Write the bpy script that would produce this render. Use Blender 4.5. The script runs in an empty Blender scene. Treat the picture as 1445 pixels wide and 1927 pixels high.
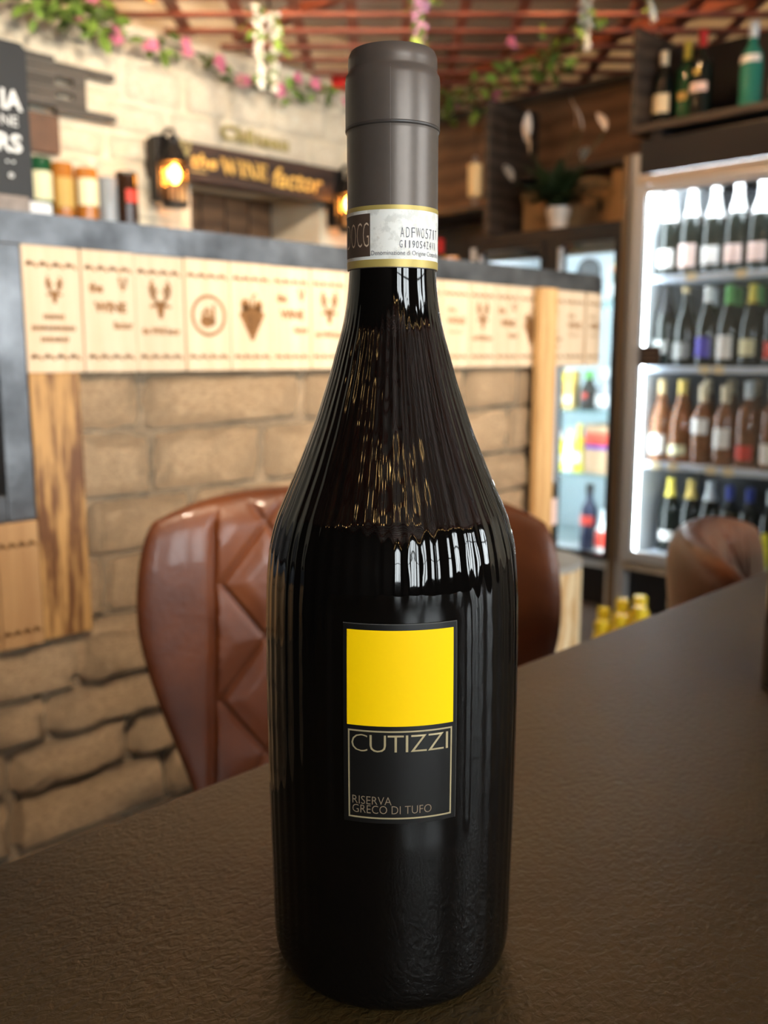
import bpy, bmesh, math, random
from mathutils import Vector, Matrix, Euler
R = random.Random(7)
PI = math.pi
SC = bpy.context.scene
COL = SC.collection

# ------------------------------------------------------------------ camera, world, light, exposure
cam_d = bpy.data.cameras.new('camera')
cam = bpy.data.objects.new('camera', cam_d); COL.objects.link(cam)
cam.location = (0, 0, 0.957)
cam.rotation_euler = (math.radians(90 - 9.52), 0, math.radians(-45))
cam_d.sensor_fit = 'VERTICAL'; cam_d.sensor_height = 36; cam_d.sensor_width = 36
cam_d.lens = 1750 / 1927 * 36
cam_d.clip_start = 0.01; cam_d.clip_end = 100
cam_d.dof.use_dof = True; cam_d.dof.focus_distance = 0.278; cam_d.dof.aperture_fstop = 12.5
SC.camera = cam

SC.view_settings.view_transform = 'Standard'
SC.view_settings.look = 'None'
SC.view_settings.gamma = 1.0
SC.view_settings.use_curve_mapping = False
SC.view_settings.exposure = 0.0

CY = SC.cycles
CY.max_bounces = 6; CY.diffuse_bounces = 3; CY.glossy_bounces = 3; CY.transmission_bounces = 4; CY.transparent_max_bounces = 8
CY.caustics_reflective = False; CY.caustics_refractive = False; CY.sample_clamp_indirect = 6.0
CY.use_adaptive_sampling = True; CY.adaptive_threshold = 0.07; CY.use_denoising = True

world = bpy.data.worlds.new('sky'); SC.world = world
world.use_nodes = True
_bg = world.node_tree.nodes['Background']
_bg.inputs[0].default_value = (0.93, 0.97, 1.0, 1)
_bg.inputs[1].default_value = 26.0

ROOM = dict(x0=-2.4, x1=3.8, y0=-2.6, y1=3.2, zc=2.32)
# windows of the street wall (y = y0): x from, x to, z from, z to
WINS = [(-1.75, -0.95, 0.74, 2.05), (-0.70, 0.10, 0.74, 2.05), (1.35, 2.15, 0.74, 2.05), (2.45, 3.25, 0.74, 2.05)]
for i, (a, b, c, d) in enumerate(WINS):
    L = bpy.data.lights.new('window_portal', 'AREA'); L.shape = 'RECTANGLE'
    L.size = b - a; L.size_y = d - c; L.cycles.is_portal = True
    o = bpy.data.objects.new('window_portal', L); COL.objects.link(o)
    o.location = ((a + b) / 2, ROOM['y0'] - 0.14, (c + d) / 2)
    o.rotation_euler = (PI / 2, 0, 0)       # area light shines along local -Z -> +Y

# ------------------------------------------------------------------ materials
MATS = {}
def nodes(name):
    m = bpy.data.materials.new(name); m.use_nodes = True
    nt = m.node_tree; b = nt.nodes['Principled BSDF']
    return m, nt, b
def mat(name, col, rough=0.5, metal=0.0, var=0.0, scale=20.0, bump=0.0, bscale=None, col2=None,
        emit=None, es=0.0, trans=0.0, ior=1.45, spec=0.5, coat=0.0, stretch=(1, 1, 1), detail=5.0, objvar=0.0, sheen=0.0, lo=.35, hi=.65):
    if name in MATS: return MATS[name]
    m, nt, b = nodes(name); N = nt.nodes; K = nt.links
    b.inputs['Base Color'].default_value = (*col, 1)
    b.inputs['Roughness'].default_value = rough
    b.inputs['Metallic'].default_value = metal
    b.inputs['IOR'].default_value = ior
    b.inputs['Specular IOR Level'].default_value = spec
    b.inputs['Transmission Weight'].default_value = trans
    b.inputs['Coat Weight'].default_value = coat
    if emit:
        b.inputs['Emission Color'].default_value = (*emit, 1); b.inputs['Emission Strength'].default_value = es
    if var or col2 or bump or objvar:
        tc = N.new('ShaderNodeTexCoord'); mp = N.new('ShaderNodeMapping')
        mp.inputs['Scale'].default_value = stretch
        K.new(tc.outputs['Object'], mp.inputs['Vector'])
        nz = N.new('ShaderNodeTexNoise'); nz.inputs['Scale'].default_value = scale; nz.inputs['Detail'].default_value = detail
        nz.inputs['Roughness'].default_value = 0.6
        K.new(mp.outputs[0], nz.inputs['Vector'])
        last = None
        if var or col2:
            rp = N.new('ShaderNodeValToRGB')
            rp.color_ramp.elements[0].position = lo; rp.color_ramp.elements[1].position = hi
            c2 = col2 or tuple(c * (1 - var) for c in col)
            rp.color_ramp.elements[0].color = (*c2, 1); rp.color_ramp.elements[1].color = (*col, 1)
            K.new(nz.outputs['Fac'], rp.inputs[0]); last = rp.outputs[0]
        if objvar:
            oi = N.new('ShaderNodeObjectInfo'); mx = N.new('ShaderNodeMix'); mx.data_type = 'RGBA'; mx.blend_type = 'MULTIPLY'
            mr = N.new('ShaderNodeMapRange'); mr.inputs[3].default_value = 1 - objvar; mr.inputs[4].default_value = 1.0
            K.new(oi.outputs['Random'], mr.inputs[0]); mx.inputs[0].default_value = 1.0
            if last: K.new(last, mx.inputs[6])
            else: mx.inputs[6].default_value = (*col, 1)
            cr = N.new('ShaderNodeCombineColor')
            for q in range(3): K.new(mr.outputs[0], cr.inputs[q])
            K.new(cr.outputs[0], mx.inputs[7]); last = mx.outputs[2]
        if last: K.new(last, b.inputs['Base Color'])
        if bump:
            nb = N.new('ShaderNodeTexNoise'); nb.inputs['Scale'].default_value = bscale or scale; nb.inputs['Detail'].default_value = 6
            K.new(mp.outputs[0], nb.inputs['Vector'])
            bp = N.new('ShaderNodeBump'); bp.inputs['Strength'].default_value = 1.0; bp.inputs['Distance'].default_value = bump
            K.new(nb.outputs['Fac'], bp.inputs['Height']); K.new(bp.outputs[0], b.inputs['Normal'])
    MATS[name] = m; return m
def thin_glass(name, tint=(1, 1, 1), refl=0.06):
    if name in MATS: return MATS[name]
    m = bpy.data.materials.new(name); m.use_nodes = True; nt = m.node_tree; N = nt.nodes; K = nt.links
    N.remove(N['Principled BSDF']); out = N['Material Output']
    t = N.new('ShaderNodeBsdfTransparent'); t.inputs[0].default_value = (*tint, 1)
    g = N.new('ShaderNodeBsdfGlossy'); g.inputs['Roughness'].default_value = 0.02
    x = N.new('ShaderNodeMixShader'); x.inputs[0].default_value = refl
    K.new(t.outputs[0], x.inputs[1]); K.new(g.outputs[0], x.inputs[2]); K.new(x.outputs[0], out.inputs[0])
    MATS[name] = m; return m
def grain(name, light, dark, scale=14.0, dist=6.0, rough=0.55, axis='X', lo=0.25, hi=0.6, objoff=True, bump=0.0004):
    """wood whose grain bands lie across one axis"""
    if name in MATS: return MATS[name]
    m, nt, b = nodes(name); N = nt.nodes; K = nt.links
    tc = N.new('ShaderNodeTexCoord'); mp = N.new('ShaderNodeMapping')
    K.new(tc.outputs['Object'], mp.inputs['Vector'])
    if objoff:
        oi = N.new('ShaderNodeObjectInfo'); vm = N.new('ShaderNodeVectorMath'); vm.operation = 'SCALE'
        vm.inputs[0].default_value = (7, 11, 5); K.new(oi.outputs['Random'], vm.inputs['Scale']); K.new(vm.outputs[0], mp.inputs['Location'])
    w = N.new('ShaderNodeTexWave'); w.wave_type = 'BANDS'; w.bands_direction = axis
    w.inputs['Scale'].default_value = scale; w.inputs['Distortion'].default_value = dist
    w.inputs['Detail'].default_value = 3; w.inputs['Detail Scale'].default_value = 1.2
    K.new(mp.outputs[0], w.inputs['Vector'])
    rp = N.new('ShaderNodeValToRGB'); e = rp.color_ramp.elements
    e[0].position = lo; e[0].color = (*dark, 1); e[1].position = hi; e[1].color = (*light, 1)
    K.new(w.outputs['Fac'], rp.inputs[0]); K.new(rp.outputs[0], b.inputs['Base Color'])
    b.inputs['Roughness'].default_value = rough
    if bump:
        bp = N.new('ShaderNodeBump'); bp.inputs['Distance'].default_value = bump
        K.new(w.outputs['Fac'], bp.inputs['Height']); K.new(bp.outputs[0], b.inputs['Normal'])
    MATS[name] = m; return m

M_plaster = mat('cream_plaster', (0.84, 0.76, 0.60), 0.85, col2=(0.74, 0.63, 0.46), scale=6, bump=0.004, bscale=30)
M_darkwall = mat('dark_panelling', (0.045, 0.028, 0.018), 0.7, var=.4, scale=6)
M_creamstone = mat('cream_stone', (0.88, 0.81, 0.66), 0.85, col2=(0.74, 0.62, 0.45), scale=9, bump=0.006, bscale=26, objvar=0.08)
M_stone = mat('tan_stone', (0.97, 0.71, 0.44), 0.85, col2=(0.70, 0.44, 0.25), scale=20, bump=0.020, bscale=40, objvar=0.13, lo=.34, hi=.58)
M_mortar = mat('lime_mortar', (0.34, 0.24, 0.15), 0.95, col2=(0.12, 0.09, 0.06), scale=8, bump=0.004, bscale=60)
M_zinc = mat('zinc', (0.165, 0.17, 0.18), 0.40, metal=0.8, col2=(0.042, 0.043, 0.046), scale=9, bump=0.0006, bscale=70, stretch=(1, 1, 1), detail=8)
M_pine = mat('pine_board', (0.76, 0.60, 0.43), 0.6, col2=(0.66, 0.47, 0.30), scale=70, stretch=(1, 1, .05), objvar=.12, lo=.3, hi=.7)
M_post = mat('scorched_pine', (0.46, 0.25, 0.085), 0.55, col2=(0.13, 0.05, 0.015), scale=85, stretch=(1, 1, .12), lo=.40, hi=.58, detail=3)
M_lowpine = mat('aged_pine', (0.46, 0.27, 0.12), 0.6, col2=(0.36, 0.19, 0.08), scale=60, stretch=(1, 1, .07))
M_burn = mat('burnt_mark', (0.30, 0.14, 0.045), 0.8, var=0.4, scale=80)
M_darkwood = grain('dark_wood', (0.055, 0.040, 0.030), (0.030, 0.022, 0.017), scale=6, dist=3, rough=0.45, axis='Z')
M_brownwood = grain('brown_back_wood', (0.20, 0.105, 0.05), (0.13, 0.065, 0.03), scale=4, dist=3, rough=0.5, axis='Z')
M_sign = grain('sign_wood', (0.050, 0.028, 0.020), (0.028, 0.016, 0.012), scale=5, dist=3, rough=0.5, axis='Z')
M_gold = mat('gold_paint', (0.92, 0.56, 0.14), 0.45, metal=0.2)
M_palegold = mat('pale_gold_paint', (0.42, 0.34, 0.14), 0.5)
M_trellis = mat('red_brown_slat', (0.42, 0.11, 0.055), 0.45, var=0.4, scale=6, objvar=0.3)
M_ceil = mat('ceiling_paint', (0.78, 0.72, 0.64), 0.9, col2=(0.58, 0.50, 0.42), scale=2.5)
M_floor = mat('floor_tile', (0.10, 0.075, 0.06), 0.5, var=0.4, scale=5)
M_black = mat('black_paint', (0.010, 0.010, 0.012), 0.35)
M_blackmetal = mat('black_iron', (0.014, 0.012, 0.011), 0.45, metal=0.4)
M_alu = mat('aluminium', (0.52, 0.52, 0.53), 0.32, metal=0.35)
M_white = mat('white_enamel', (0.80, 0.82, 0.84), 0.35)
M_leather = mat('brown_leather', (0.170, 0.045, 0.010), 0.40, col2=(0.085, 0.022, 0.007), scale=7, bump=0.0006, bscale=160, spec=0.5, coat=0.12)
M_glass = thin_glass('clear_pane', (0.96, 0.98, 0.98), 0.05)
M_lampglass = thin_glass('lamp_pane', (0.9, 0.8, 0.65), 0.08)
M_led = mat('led_tube', (1, 1, 1), emit=(0.82, 0.92, 1.0), es=85.0)
M_led2 = mat('led_strip', (1, 1, 1), emit=(0.85, 0.95, 1.0), es=42.0)
M_flame = mat('orange_bulb', (1, .5, .1), emit=(1.0, 0.36, 0.05), es=90.0)
M_bulb = mat('warm_bulb', (1, .8, .5), emit=(1.0, 0.62, 0.22), es=60.0)
M_leaf = mat('green_leaf', (0.27, 0.42, 0.07), 0.5, objvar=0.5)
M_darkleaf = mat('dark_leaf', (0.030, 0.050, 0.016), 0.45, objvar=0.4)
M_pink = mat('pink_petal', (0.75, 0.22, 0.34), 0.6, objvar=0.2)
M_lilac = mat('lilac_petal', (0.60, 0.30, 0.50), 0.6)
M_whitepetal = mat('white_petal', (0.80, 0.78, 0.68), 0.6)
M_orangeleaf = mat('autumn_leaf', (0.80, 0.22, 0.03), 0.5, objvar=0.4)

# ------------------------------------------------------------------ mesh helpers
class MB:
    def __init__(s): s.v = []; s.f = []
    def add(s, vs, fs):
        k = len(s.v); s.v += [tuple(v) for v in vs]; s.f += [tuple(i + k for i in f) for f in fs]; return s
    def box(s, lo, hi, bev=0.0):
        (x0, y0, z0), (x1, y1, z1) = lo, hi
        if bev <= 0:
            return s.add([(x0,y0,z0),(x1,y0,z0),(x1,y1,z0),(x0,y1,z0),(x0,y0,z1),(x1,y0,z1),(x1,y1,z1),(x0,y1,z1)],
                  [(0,3,2,1),(4,5,6,7),(0,1,5,4),(1,2,6,5),(2,3,7,6),(3,0,4,7)])
        bm = bmesh.new(); bmesh.ops.create_cube(bm, size=1)
        for v in bm.verts: v.co = Vector(((x0+x1)/2 + v.co.x*(x1-x0), (y0+y1)/2 + v.co.y*(y1-y0), (z0+z1)/2 + v.co.z*(z1-z0)))
        bmesh.ops.bevel(bm, geom=bm.edges[:], offset=bev, segments=2, affect='EDGES', profile=0.5)
        bm.verts.index_update()
        s.add([v.co[:] for v in bm.verts], [[v.index for v in f.verts] for f in bm.faces]); bm.free(); return s
    def lathe(s, prof, seg=20, c=(0, 0, 0)):
        k = len(s.v)
        for r, z in prof:
            for i in range(seg):
                a = 2 * PI * i / seg; s.v.append((c[0] + r * math.cos(a), c[1] + r * math.sin(a), c[2] + z))
        n = len(prof)
        for j in range(n - 1):
            for i in range(seg):
                i2 = (i + 1) % seg
                s.f.append((k + j*seg + i, k + j*seg + i2, k + (j+1)*seg + i2, k + (j+1)*seg + i))
        s.f.append(tuple(k + i for i in reversed(range(seg)))); s.f.append(tuple(k + (n-1)*seg + i for i in range(seg)))
        return s
    def tube(s, pts, rad, seg=8):
        pts = [Vector(p) for p in pts]; k = len(s.v); n = len(pts)
        rads = rad if isinstance(rad, (list, tuple)) else [rad] * n
        up = Vector((0, 0, 1))
        for j, p in enumerate(pts):
            t = (pts[min(j+1, n-1)] - pts[max(j-1, 0)]).normalized()
            a = up if abs(t.z) < 0.95 else Vector((1, 0, 0))
            u = t.cross(a).normalized(); w = t.cross(u).normalized()
            for i in range(seg):
                g = 2 * PI * i / seg; s.v.append(tuple(p + (u * math.cos(g) + w * math.sin(g)) * rads[j]))
        for j in range(n - 1):
            for i in range(seg):
                i2 = (i + 1) % seg
                s.f.append((k + j*seg + i, k + j*seg + i2, k + (j+1)*seg + i2, k + (j+1)*seg + i))
        s.f.append(tuple(k + i for i in range(seg))); s.f.append(tuple(k + (n-1)*seg + i for i in reversed(range(seg))))
        return s
    def prism(s, poly, fn, d0, d1):
        """poly: 2d outline; fn(a, b, d) -> point"""
        n = len(poly); k = len(s.v)
        for d in (d0, d1):
            for a, b in poly: s.v.append(tuple(fn(a, b, d)))
        s.f.append(tuple(k + i for i in range(n))); s.f.append(tuple(k + n + i for i in reversed(range(n))))
        for i in range(n):
            j = (i + 1) % n; s.f.append((k + i, k + n + i, k + n + j, k + j))
        return s
    def ball(s, c, r, seg=10, rings=6, sc=(1, 1, 1)):
        k = len(s.v)
        for j in range(1, rings):
            t = PI * j / rings
            for i in range(seg):
                a = 2 * PI * i / seg
                s.v.append((c[0] + r*sc[0]*math.sin(t)*math.cos(a), c[1] + r*sc[1]*math.sin(t)*math.sin(a), c[2] + r*sc[2]*math.cos(t)))
        top = len(s.v); s.v.append((c[0], c[1], c[2] + r*sc[2])); s.v.append((c[0], c[1], c[2] - r*sc[2]))
        for i in range(seg):
            i2 = (i + 1) % seg; s.f.append((top, k + i, k + i2)); s.f.append((top + 1, k + (rings-2)*seg + i2, k + (rings-2)*seg + i))
            for j in range(rings - 2): s.f.append((k + j*seg + i, k + (j+1)*seg + i, k + (j+1)*seg + i2, k + j*seg + i2))
        return s
    def grid(s, nu, nv, fn, closed=False):
        k = len(s.v)
        for j in range(nv + 1):
            for i in range(nu + (0 if closed else 1)): s.v.append(tuple(fn(i / nu, j / nv)))
        w = nu if closed else nu + 1
        for j in range(nv):
            for i in range(nu):
                i2 = (i + 1) % nu if closed else i + 1
                s.f.append((k + j*w + i, k + j*w + i2, k + (j+1)*w + i2, k + (j+1)*w + i))
        return s
    def mapped(s, fn): s.v = [tuple(fn(*v)) for v in s.v]; return s
    def mesh(s, name, m, smooth=False, angle=None):
        me = bpy.data.meshes.new(name); me.from_pydata(s.v, [], s.f); me.update()
        bm = bmesh.new(); bm.from_mesh(me); bmesh.ops.recalc_face_normals(bm, faces=bm.faces[:]); bm.to_mesh(me); bm.free()
        if smooth:
            for p in me.polygons: p.use_smooth = True
            if angle: me.set_sharp_from_angle(angle=math.radians(angle))
        if m: me.materials.append(m)
        return me
    def build(s, name, m, parent=None, smooth=False, angle=None, label=None):
        o = bpy.data.objects.new(name, s.mesh(name, m, smooth, angle)); COL.objects.link(o)
        if parent: o.parent = parent
        if label: o['label'] = label
        return o
def inst(name, me, parent=None, loc=(0, 0, 0), rot=(0, 0, 0), sc=(1, 1, 1)):
    o = bpy.data.objects.new(name, me); COL.objects.link(o)
    o.location = loc; o.rotation_euler = rot; o.scale = sc
    if parent: o.parent = parent
    return o
def thing(name, label, cat, loc=(0, 0, 0), rz=0.0, group=None, rot=None):
    o = bpy.data.objects.new(name, None); COL.objects.link(o); o.location = loc; o.rotation_euler = rot or (0, 0, rz)
    o.empty_display_size = 0.02
    o['label'] = label; o['category'] = cat
    if group: o['group'] = group
    return o
def tag(o, label, cat, group=None):
    o['label'] = label; o['category'] = cat
    if group: o['group'] = group
    return o
def struct(o): o['kind'] = 'structure'; return o
def dup(root, loc, rz, label, group=None, rot=None, swap=None):
    r = root.copy(); COL.objects.link(r); r.location = loc; r.rotation_euler = rot or (0, 0, rz); r['label'] = label
    if group: r['group'] = group
    for ch in list(root.children):
        c = ch.copy(); COL.objects.link(c); c.parent = r
        for g in list(ch.children):
            d = g.copy(); COL.objects.link(d); d.parent = c
    return r
def text2d(s, size=1.0, sx=1.0, bold=0.0, shear=0.0, space=1.0, align='CENTER'):
    """flat lettering as (verts2d, faces)"""
    cu = bpy.data.curves.new('lettering', 'FONT'); cu.body = s; cu.size = size; cu.shear = shear; cu.space_character = space
    cu.align_x = align; cu.offset = bold; cu.resolution_u = 3; cu.fill_mode = 'FRONT'
    ob = bpy.data.objects.new('lettering', cu); COL.objects.link(ob)
    dg = bpy.context.evaluated_depsgraph_get(); dg.update()
    me = bpy.data.meshes.new_from_object(ob.evaluated_get(dg))
    vs = [(v.co.x * sx, v.co.y) for v in me.vertices]; fs = [tuple(p.vertices) for p in me.polygons]
    bpy.data.objects.remove(ob); bpy.data.curves.remove(cu); bpy.data.meshes.remove(me)
    return vs, fs
def fit_text(s, x0, x1, y0, y1, fn, mb, **kw):
    """lettering stretched into the box x0..x1, y0..y1, put through fn(a, b)"""
    vs, fs = text2d(s, 1.0, **kw)
    ax = min(v[0] for v in vs); bx = max(v[0] for v in vs); ay = min(v[1] for v in vs); by = max(v[1] for v in vs)
    mb.add([fn(x0 + (v[0]-ax)/(bx-ax)*(x1-x0), y0 + (v[1]-ay)/(by-ay)*(y1-y0)) for v in vs], fs); return mb
def strokes(mb, lines, w, fn):
    """flat strokes: list of polylines in 2d"""
    for ln in lines:
        for (ax, ay), (bx, by) in zip(ln[:-1], ln[1:]):
            dx, dy = bx - ax, by - ay; l = math.hypot(dx, dy) or 1; nx, ny = -dy/l*w/2, dx/l*w/2
            mb.add([fn(ax-nx, ay-ny), fn(bx-nx, by-ny), fn(bx+nx, by+ny), fn(ax+nx, ay+ny)], [(0, 1, 2, 3)])
    return mb
def disc(mb, c, r, fn, n=12, ry=None):
    mb.add([fn(c[0] + r*math.cos(2*PI*i/n), c[1] + (ry or r)*math.sin(2*PI*i/n)) for i in range(n)], [tuple(range(n))]); return mb
def interp(tab, x):
    for (a, va), (b, vb) in zip(tab[:-1], tab[1:]):
        if a <= x <= b: t = (x - a) / (b - a) if b > a else 0; return va + (vb - va) * t
    return tab[0][1] if x < tab[0][0] else tab[-1][1]
def sm(a, b, x):
    t = max(0, min(1, (x - a) / (b - a))); return t * t * (3 - 2 * t)
def spline(pts, n):
    """Catmull-Rom through 2d points, n samples per span"""
    out = []; P_ = [pts[0]] + list(pts) + [pts[-1]]
    for i in range(1, len(P_) - 2):
        p0, p1, p2, p3 = P_[i-1], P_[i], P_[i+1], P_[i+2]
        for j in range(n):
            t = j / n
            out.append(tuple(0.5*((2*p1[k]) + (-p0[k]+p2[k])*t + (2*p0[k]-5*p1[k]+4*p2[k]-p3[k])*t*t + (-p0[k]+3*p1[k]-3*p2[k]+p3[k])*t**3) for k in range(len(p1))))
    out.append(tuple(pts[-1])); return out

# ------------------------------------------------------------------ the room
X0, X1, Y0, Y1, ZC = ROOM['x0'], ROOM['x1'], ROOM['y0'], ROOM['y1'], ROOM['zc']
struct(MB().box((X0 - .2, Y0 - .2, -0.1), (X1 + .2, Y1 + .7, 0)).build('floor', M_floor))
struct(MB().box((X0 - .2, Y0 - .2, ZC), (X1 + .2, Y1 + .7, ZC + 0.1)).build('ceiling', M_ceil))
struct(MB().box((X0 - .2, Y0 - .2, 0), (X0, Y1 + .7, ZC)).build('wall_left', M_darkwall))
struct(MB().box((X1, Y0 - .2, 0), (X1 + .2, Y1 + .7, ZC)).build('wall_right', M_plaster))
# street wall with window openings
mb = MB(); xs = X0
for a, b, c, d in WINS:
    mb.box((xs, Y0 - .2, 0), (a, Y0, ZC)); mb.box((a, Y0 - .2, 0), (b, Y0, c)); mb.box((a, Y0 - .2, d), (b, Y0, ZC)); xs = b
mb.box((xs, Y0 - .2, 0), (X1, Y0, ZC))
struct(mb.build('wall_front', M_darkwall))
for i, (a, b, c, d) in enumerate(WINS):
    w = MB(); t = 0.045; y = Y0 - 0.10
    w.box((a, y, c), (a + t, y + .05, d)); w.box((b - t, y, c), (b, y + .05, d)); w.box((a + t, y, c), (b - t, y + .05, c + t)); w.box((a + t, y, d - t), (b - t, y + .05, d))
    w.box(((a+b)/2 - .015, y, c + t), ((a+b)/2 + .015, y + .05, d - t)); w.box((a + t, y + .005, (c+d)/2 + .2), ((a+b)/2 - .015, y + .045, (c+d)/2 + .23)); w.box(((a+b)/2 + .015, y + .005, (c+d)/2 + .2), (b - t, y + .045, (c+d)/2 + .23))
    wo = struct(w.build('window_%d' % (i + 1), M_darkwood))
    MB().box((a + t, y + .02, c + t), (b - t, y + .024, d - t)).build('pane', M_glass, wo)
# back wall with the niche under the sign beam
NX0, NX1, NZ = 2.135, 2.80, 1.66
mb = MB().box((X0, Y1, 0), (NX0, Y1 + .36, ZC)).box((NX1, Y1, 0), (X1, Y1 + .36, ZC)).box((NX0, Y1, NZ), (NX1, Y1 + .36, ZC))
wall_back = struct(mb.build('wall_back', M_plaster))
d1 = struct(MB().box((NX0, Y1 + .34, 0), (NX1, Y1 + .38, NZ)).build('door_1', M_brownwood))
for i in range(5):
    a = NX0 + .01 + i * (NX1 - NX0 - .02) / 5
    MB().box((a + .004, Y1 + .325, 0.01), (a + (NX1 - NX0 - .02) / 5 - .004, Y1 + .34, NZ - .01), .003).build('plank', M_brownwood, d1)

def stone_mesh(seed, rough, m, nu=8, nv=6):
    r = random.Random(seed); off = [[r.uniform(-1, 1) for _ in range(nu + 1)] for _ in range(nv + 1)]
    cx = [r.uniform(-.05, .05) for _ in range(8)]
    def fn(u, v):
        i, j = round(u * nu), round(v * nv); e = min(i, nu - i, j, nv - j)
        edge = (0.0, 0.72, 1.0)[min(e, 2)]
        PU = (0, .05, .16, .33, .5, .67, .84, .95, 1) if nu == 8 else None
        PV = (0, .07, .22, .5, .78, .93, 1) if nv == 6 else None
        if PU: u = PU[i]
        if PV: v = PV[j]
        x = (u - .5) + (cx[0] * (v - .5) + (off[j][i] * .02 if e < 2 else 0)); z = (v - .5) + cx[1] * (u - .5) * .7 + (off[j][i] * .035 if e < 2 else 0)
        sh = 1 - (0.10 if e == 0 else 0) * (abs(u - .5) * 2) ** 4 * (abs(v - .5) * 2) ** 4
        return (x * sh, -(edge + off[j][i] * rough * (edge > 0)), z * sh)
    return MB().grid(nu, nv, fn).mesh('stone', m, True)
CREAM = [stone_mesh(s, .18, M_creamstone) for s in range(8)]
TAN = [stone_mesh(40 + s, .30, M_stone) for s in range(10)]
def course(x0, x1, z0, z1, y, meshes, parent, hr, wr, depth, skip=None, gap=.004, seed=1):
    r = random.Random(seed); z = z1
    while z > z0:
        h = r.uniform(*hr); x = x0 - r.uniform(0, wr[0])
        while x < x1:
            w = r.uniform(*wr); a, b = max(x, x0), min(x + w, x1); zc = z - h / 2; x += w
            if b - a < .03: continue
            if skip and skip(a, b, z - h, z): continue
            inst('stone', r.choice(meshes), parent, ((a + b) / 2, y, zc), (0, r.uniform(-.012, .012), 0), (b - a - gap, depth * r.uniform(.7, 1.2), h - gap))
        z -= h
course(1.30, 3.78, 1.28, 2.12, Y1 + .006, CREAM, wall_back, (.085, .15), (.16, .34), .022,
       lambda a, b, c, d: b > NX0 - .02 and a < NX1 + .02 and c < NZ + .0, seed=4)

# lattice under the ceiling, laid diagonally to the room
tre = thing('ceiling_trellis', 'red-brown diagonal wooden lattice hung under the whole ceiling', 'trellis', (0, 0, 2.12))
q = math.sqrt(.5)
def clip_seg(p, d, x0, x1, y0, y1):
    t0, t1 = -99, 99
    for c, dc, lo, hi in ((p[0], d[0], x0, x1), (p[1], d[1], y0, y1)):
        a, b = sorted(((lo - c) / dc, (hi - c) / dc)); t0 = max(t0, a); t1 = min(t1, b)
    return (t0, t1) if t1 - t0 > .1 else None
def slat(p, d, t0, t1, z, w):
    n = (-d[1], d[0]); P_ = []
    for t, s in ((t0, -1), (t1, -1), (t1, 1), (t0, 1)): P_.append((p[0] + d[0]*t + n[0]*s*w/2, p[1] + d[1]*t + n[1]*s*w/2))
    MB().prism(P_, lambda a, b, dd: (a, b, dd), z, z + .012).build('slat', M_trellis, tre)
k = 1.72 - 24 * .163
while k < 4.95:
    c = clip_seg((k*q, k*q), (q, -q), -2.3, 3.72, -2.45, 3.14)
    if c: slat((k*q, k*q), (q, -q), c[0], c[1], 0.0, .030 + .008 * R.random())
    k += .163 + R.uniform(-.012, .012)
r_ = -3.8
while r_ < 4.2:
    c = clip_seg((r_*q, -r_*q), (q, q), -2.3, 3.72, -2.45, 3.14)
    if c: slat((r_*q, -r_*q), (q, q), c[0], c[1], .0125, .034 + .012 * R.random())
    r_ += .205 + R.uniform(-.012, .012)
for x in (-1.6, -.2, 1.2, 2.3, 3.3):
    MB().box((x - .02, -2.4, .026), (x + .02, 3.1, .066)).build('batten', M_trellis, tre)
    for y in (-.8, 1.2, 2.9): MB().tube([(x, y, .066), (x, y, ZC - 2.12)], .006, 6).build('hanger', M_blackmetal, tre)

# ------------------------------------------------------------------ table with the big bottle
T_Z = 0.75
M_table = None
m, nt, b = nodes('slate_laminate'); N = nt.nodes; K = nt.links
tc = N.new('ShaderNodeTexCoord'); mp = N.new('ShaderNodeMapping'); mp.inputs['Rotation'].default_value = (0, 0, .5); mp.inputs['Scale'].default_value = (1, 1.4, 1)
K.new(tc.outputs['Object'], mp.inputs[0])
n1 = N.new('ShaderNodeTexNoise'); n1.inputs['Scale'].default_value = 260; n1.inputs['Detail'].default_value = 8; n1.inputs['Distortion'].default_value = .6
n2 = N.new('ShaderNodeTexNoise'); n2.inputs['Scale'].default_value = 9; n2.inputs['Detail'].default_value = 4
K.new(mp.outputs[0], n1.inputs[0]); K.new(mp.outputs[0], n2.inputs[0])
rp = N.new('ShaderNodeValToRGB'); rp.color_ramp.elements[0].position = .3; rp.color_ramp.elements[1].position = .7
rp.color_ramp.elements[0].color = (0.036, 0.022, 0.006, 1); rp.color_ramp.elements[1].color = (0.058, 0.036, 0.011, 1)
K.new(n2.outputs[0], rp.inputs[0]); K.new(rp.outputs[0], b.inputs['Base Color'])
b.inputs['Roughness'].default_value = .36
bp = N.new('ShaderNodeBump'); bp.inputs['Distance'].default_value = .0007; K.new(n1.outputs[0], bp.inputs['Height']); K.new(bp.outputs[0], b.inputs['Normal'])
M_table = m
tab = thing('dining_table', 'dark slate-effect table top under the tall black bottle', 'table', (0.35, -0.14, 0))
MB().box((-1.0, -.50, T_Z - .03), (1.35, .503, T_Z), .002).build('table_top', M_table, tab)
for sx in (-.55, .90):
    MB().box((sx - .04, -.04, .02), (sx + .04, .04, T_Z - .03), .004).build('column', M_blackmetal, tab)
    MB().box((sx - .03, -.32, 0), (sx + .03, .32, .02), .004).build('foot', M_blackmetal, tab)

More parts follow.
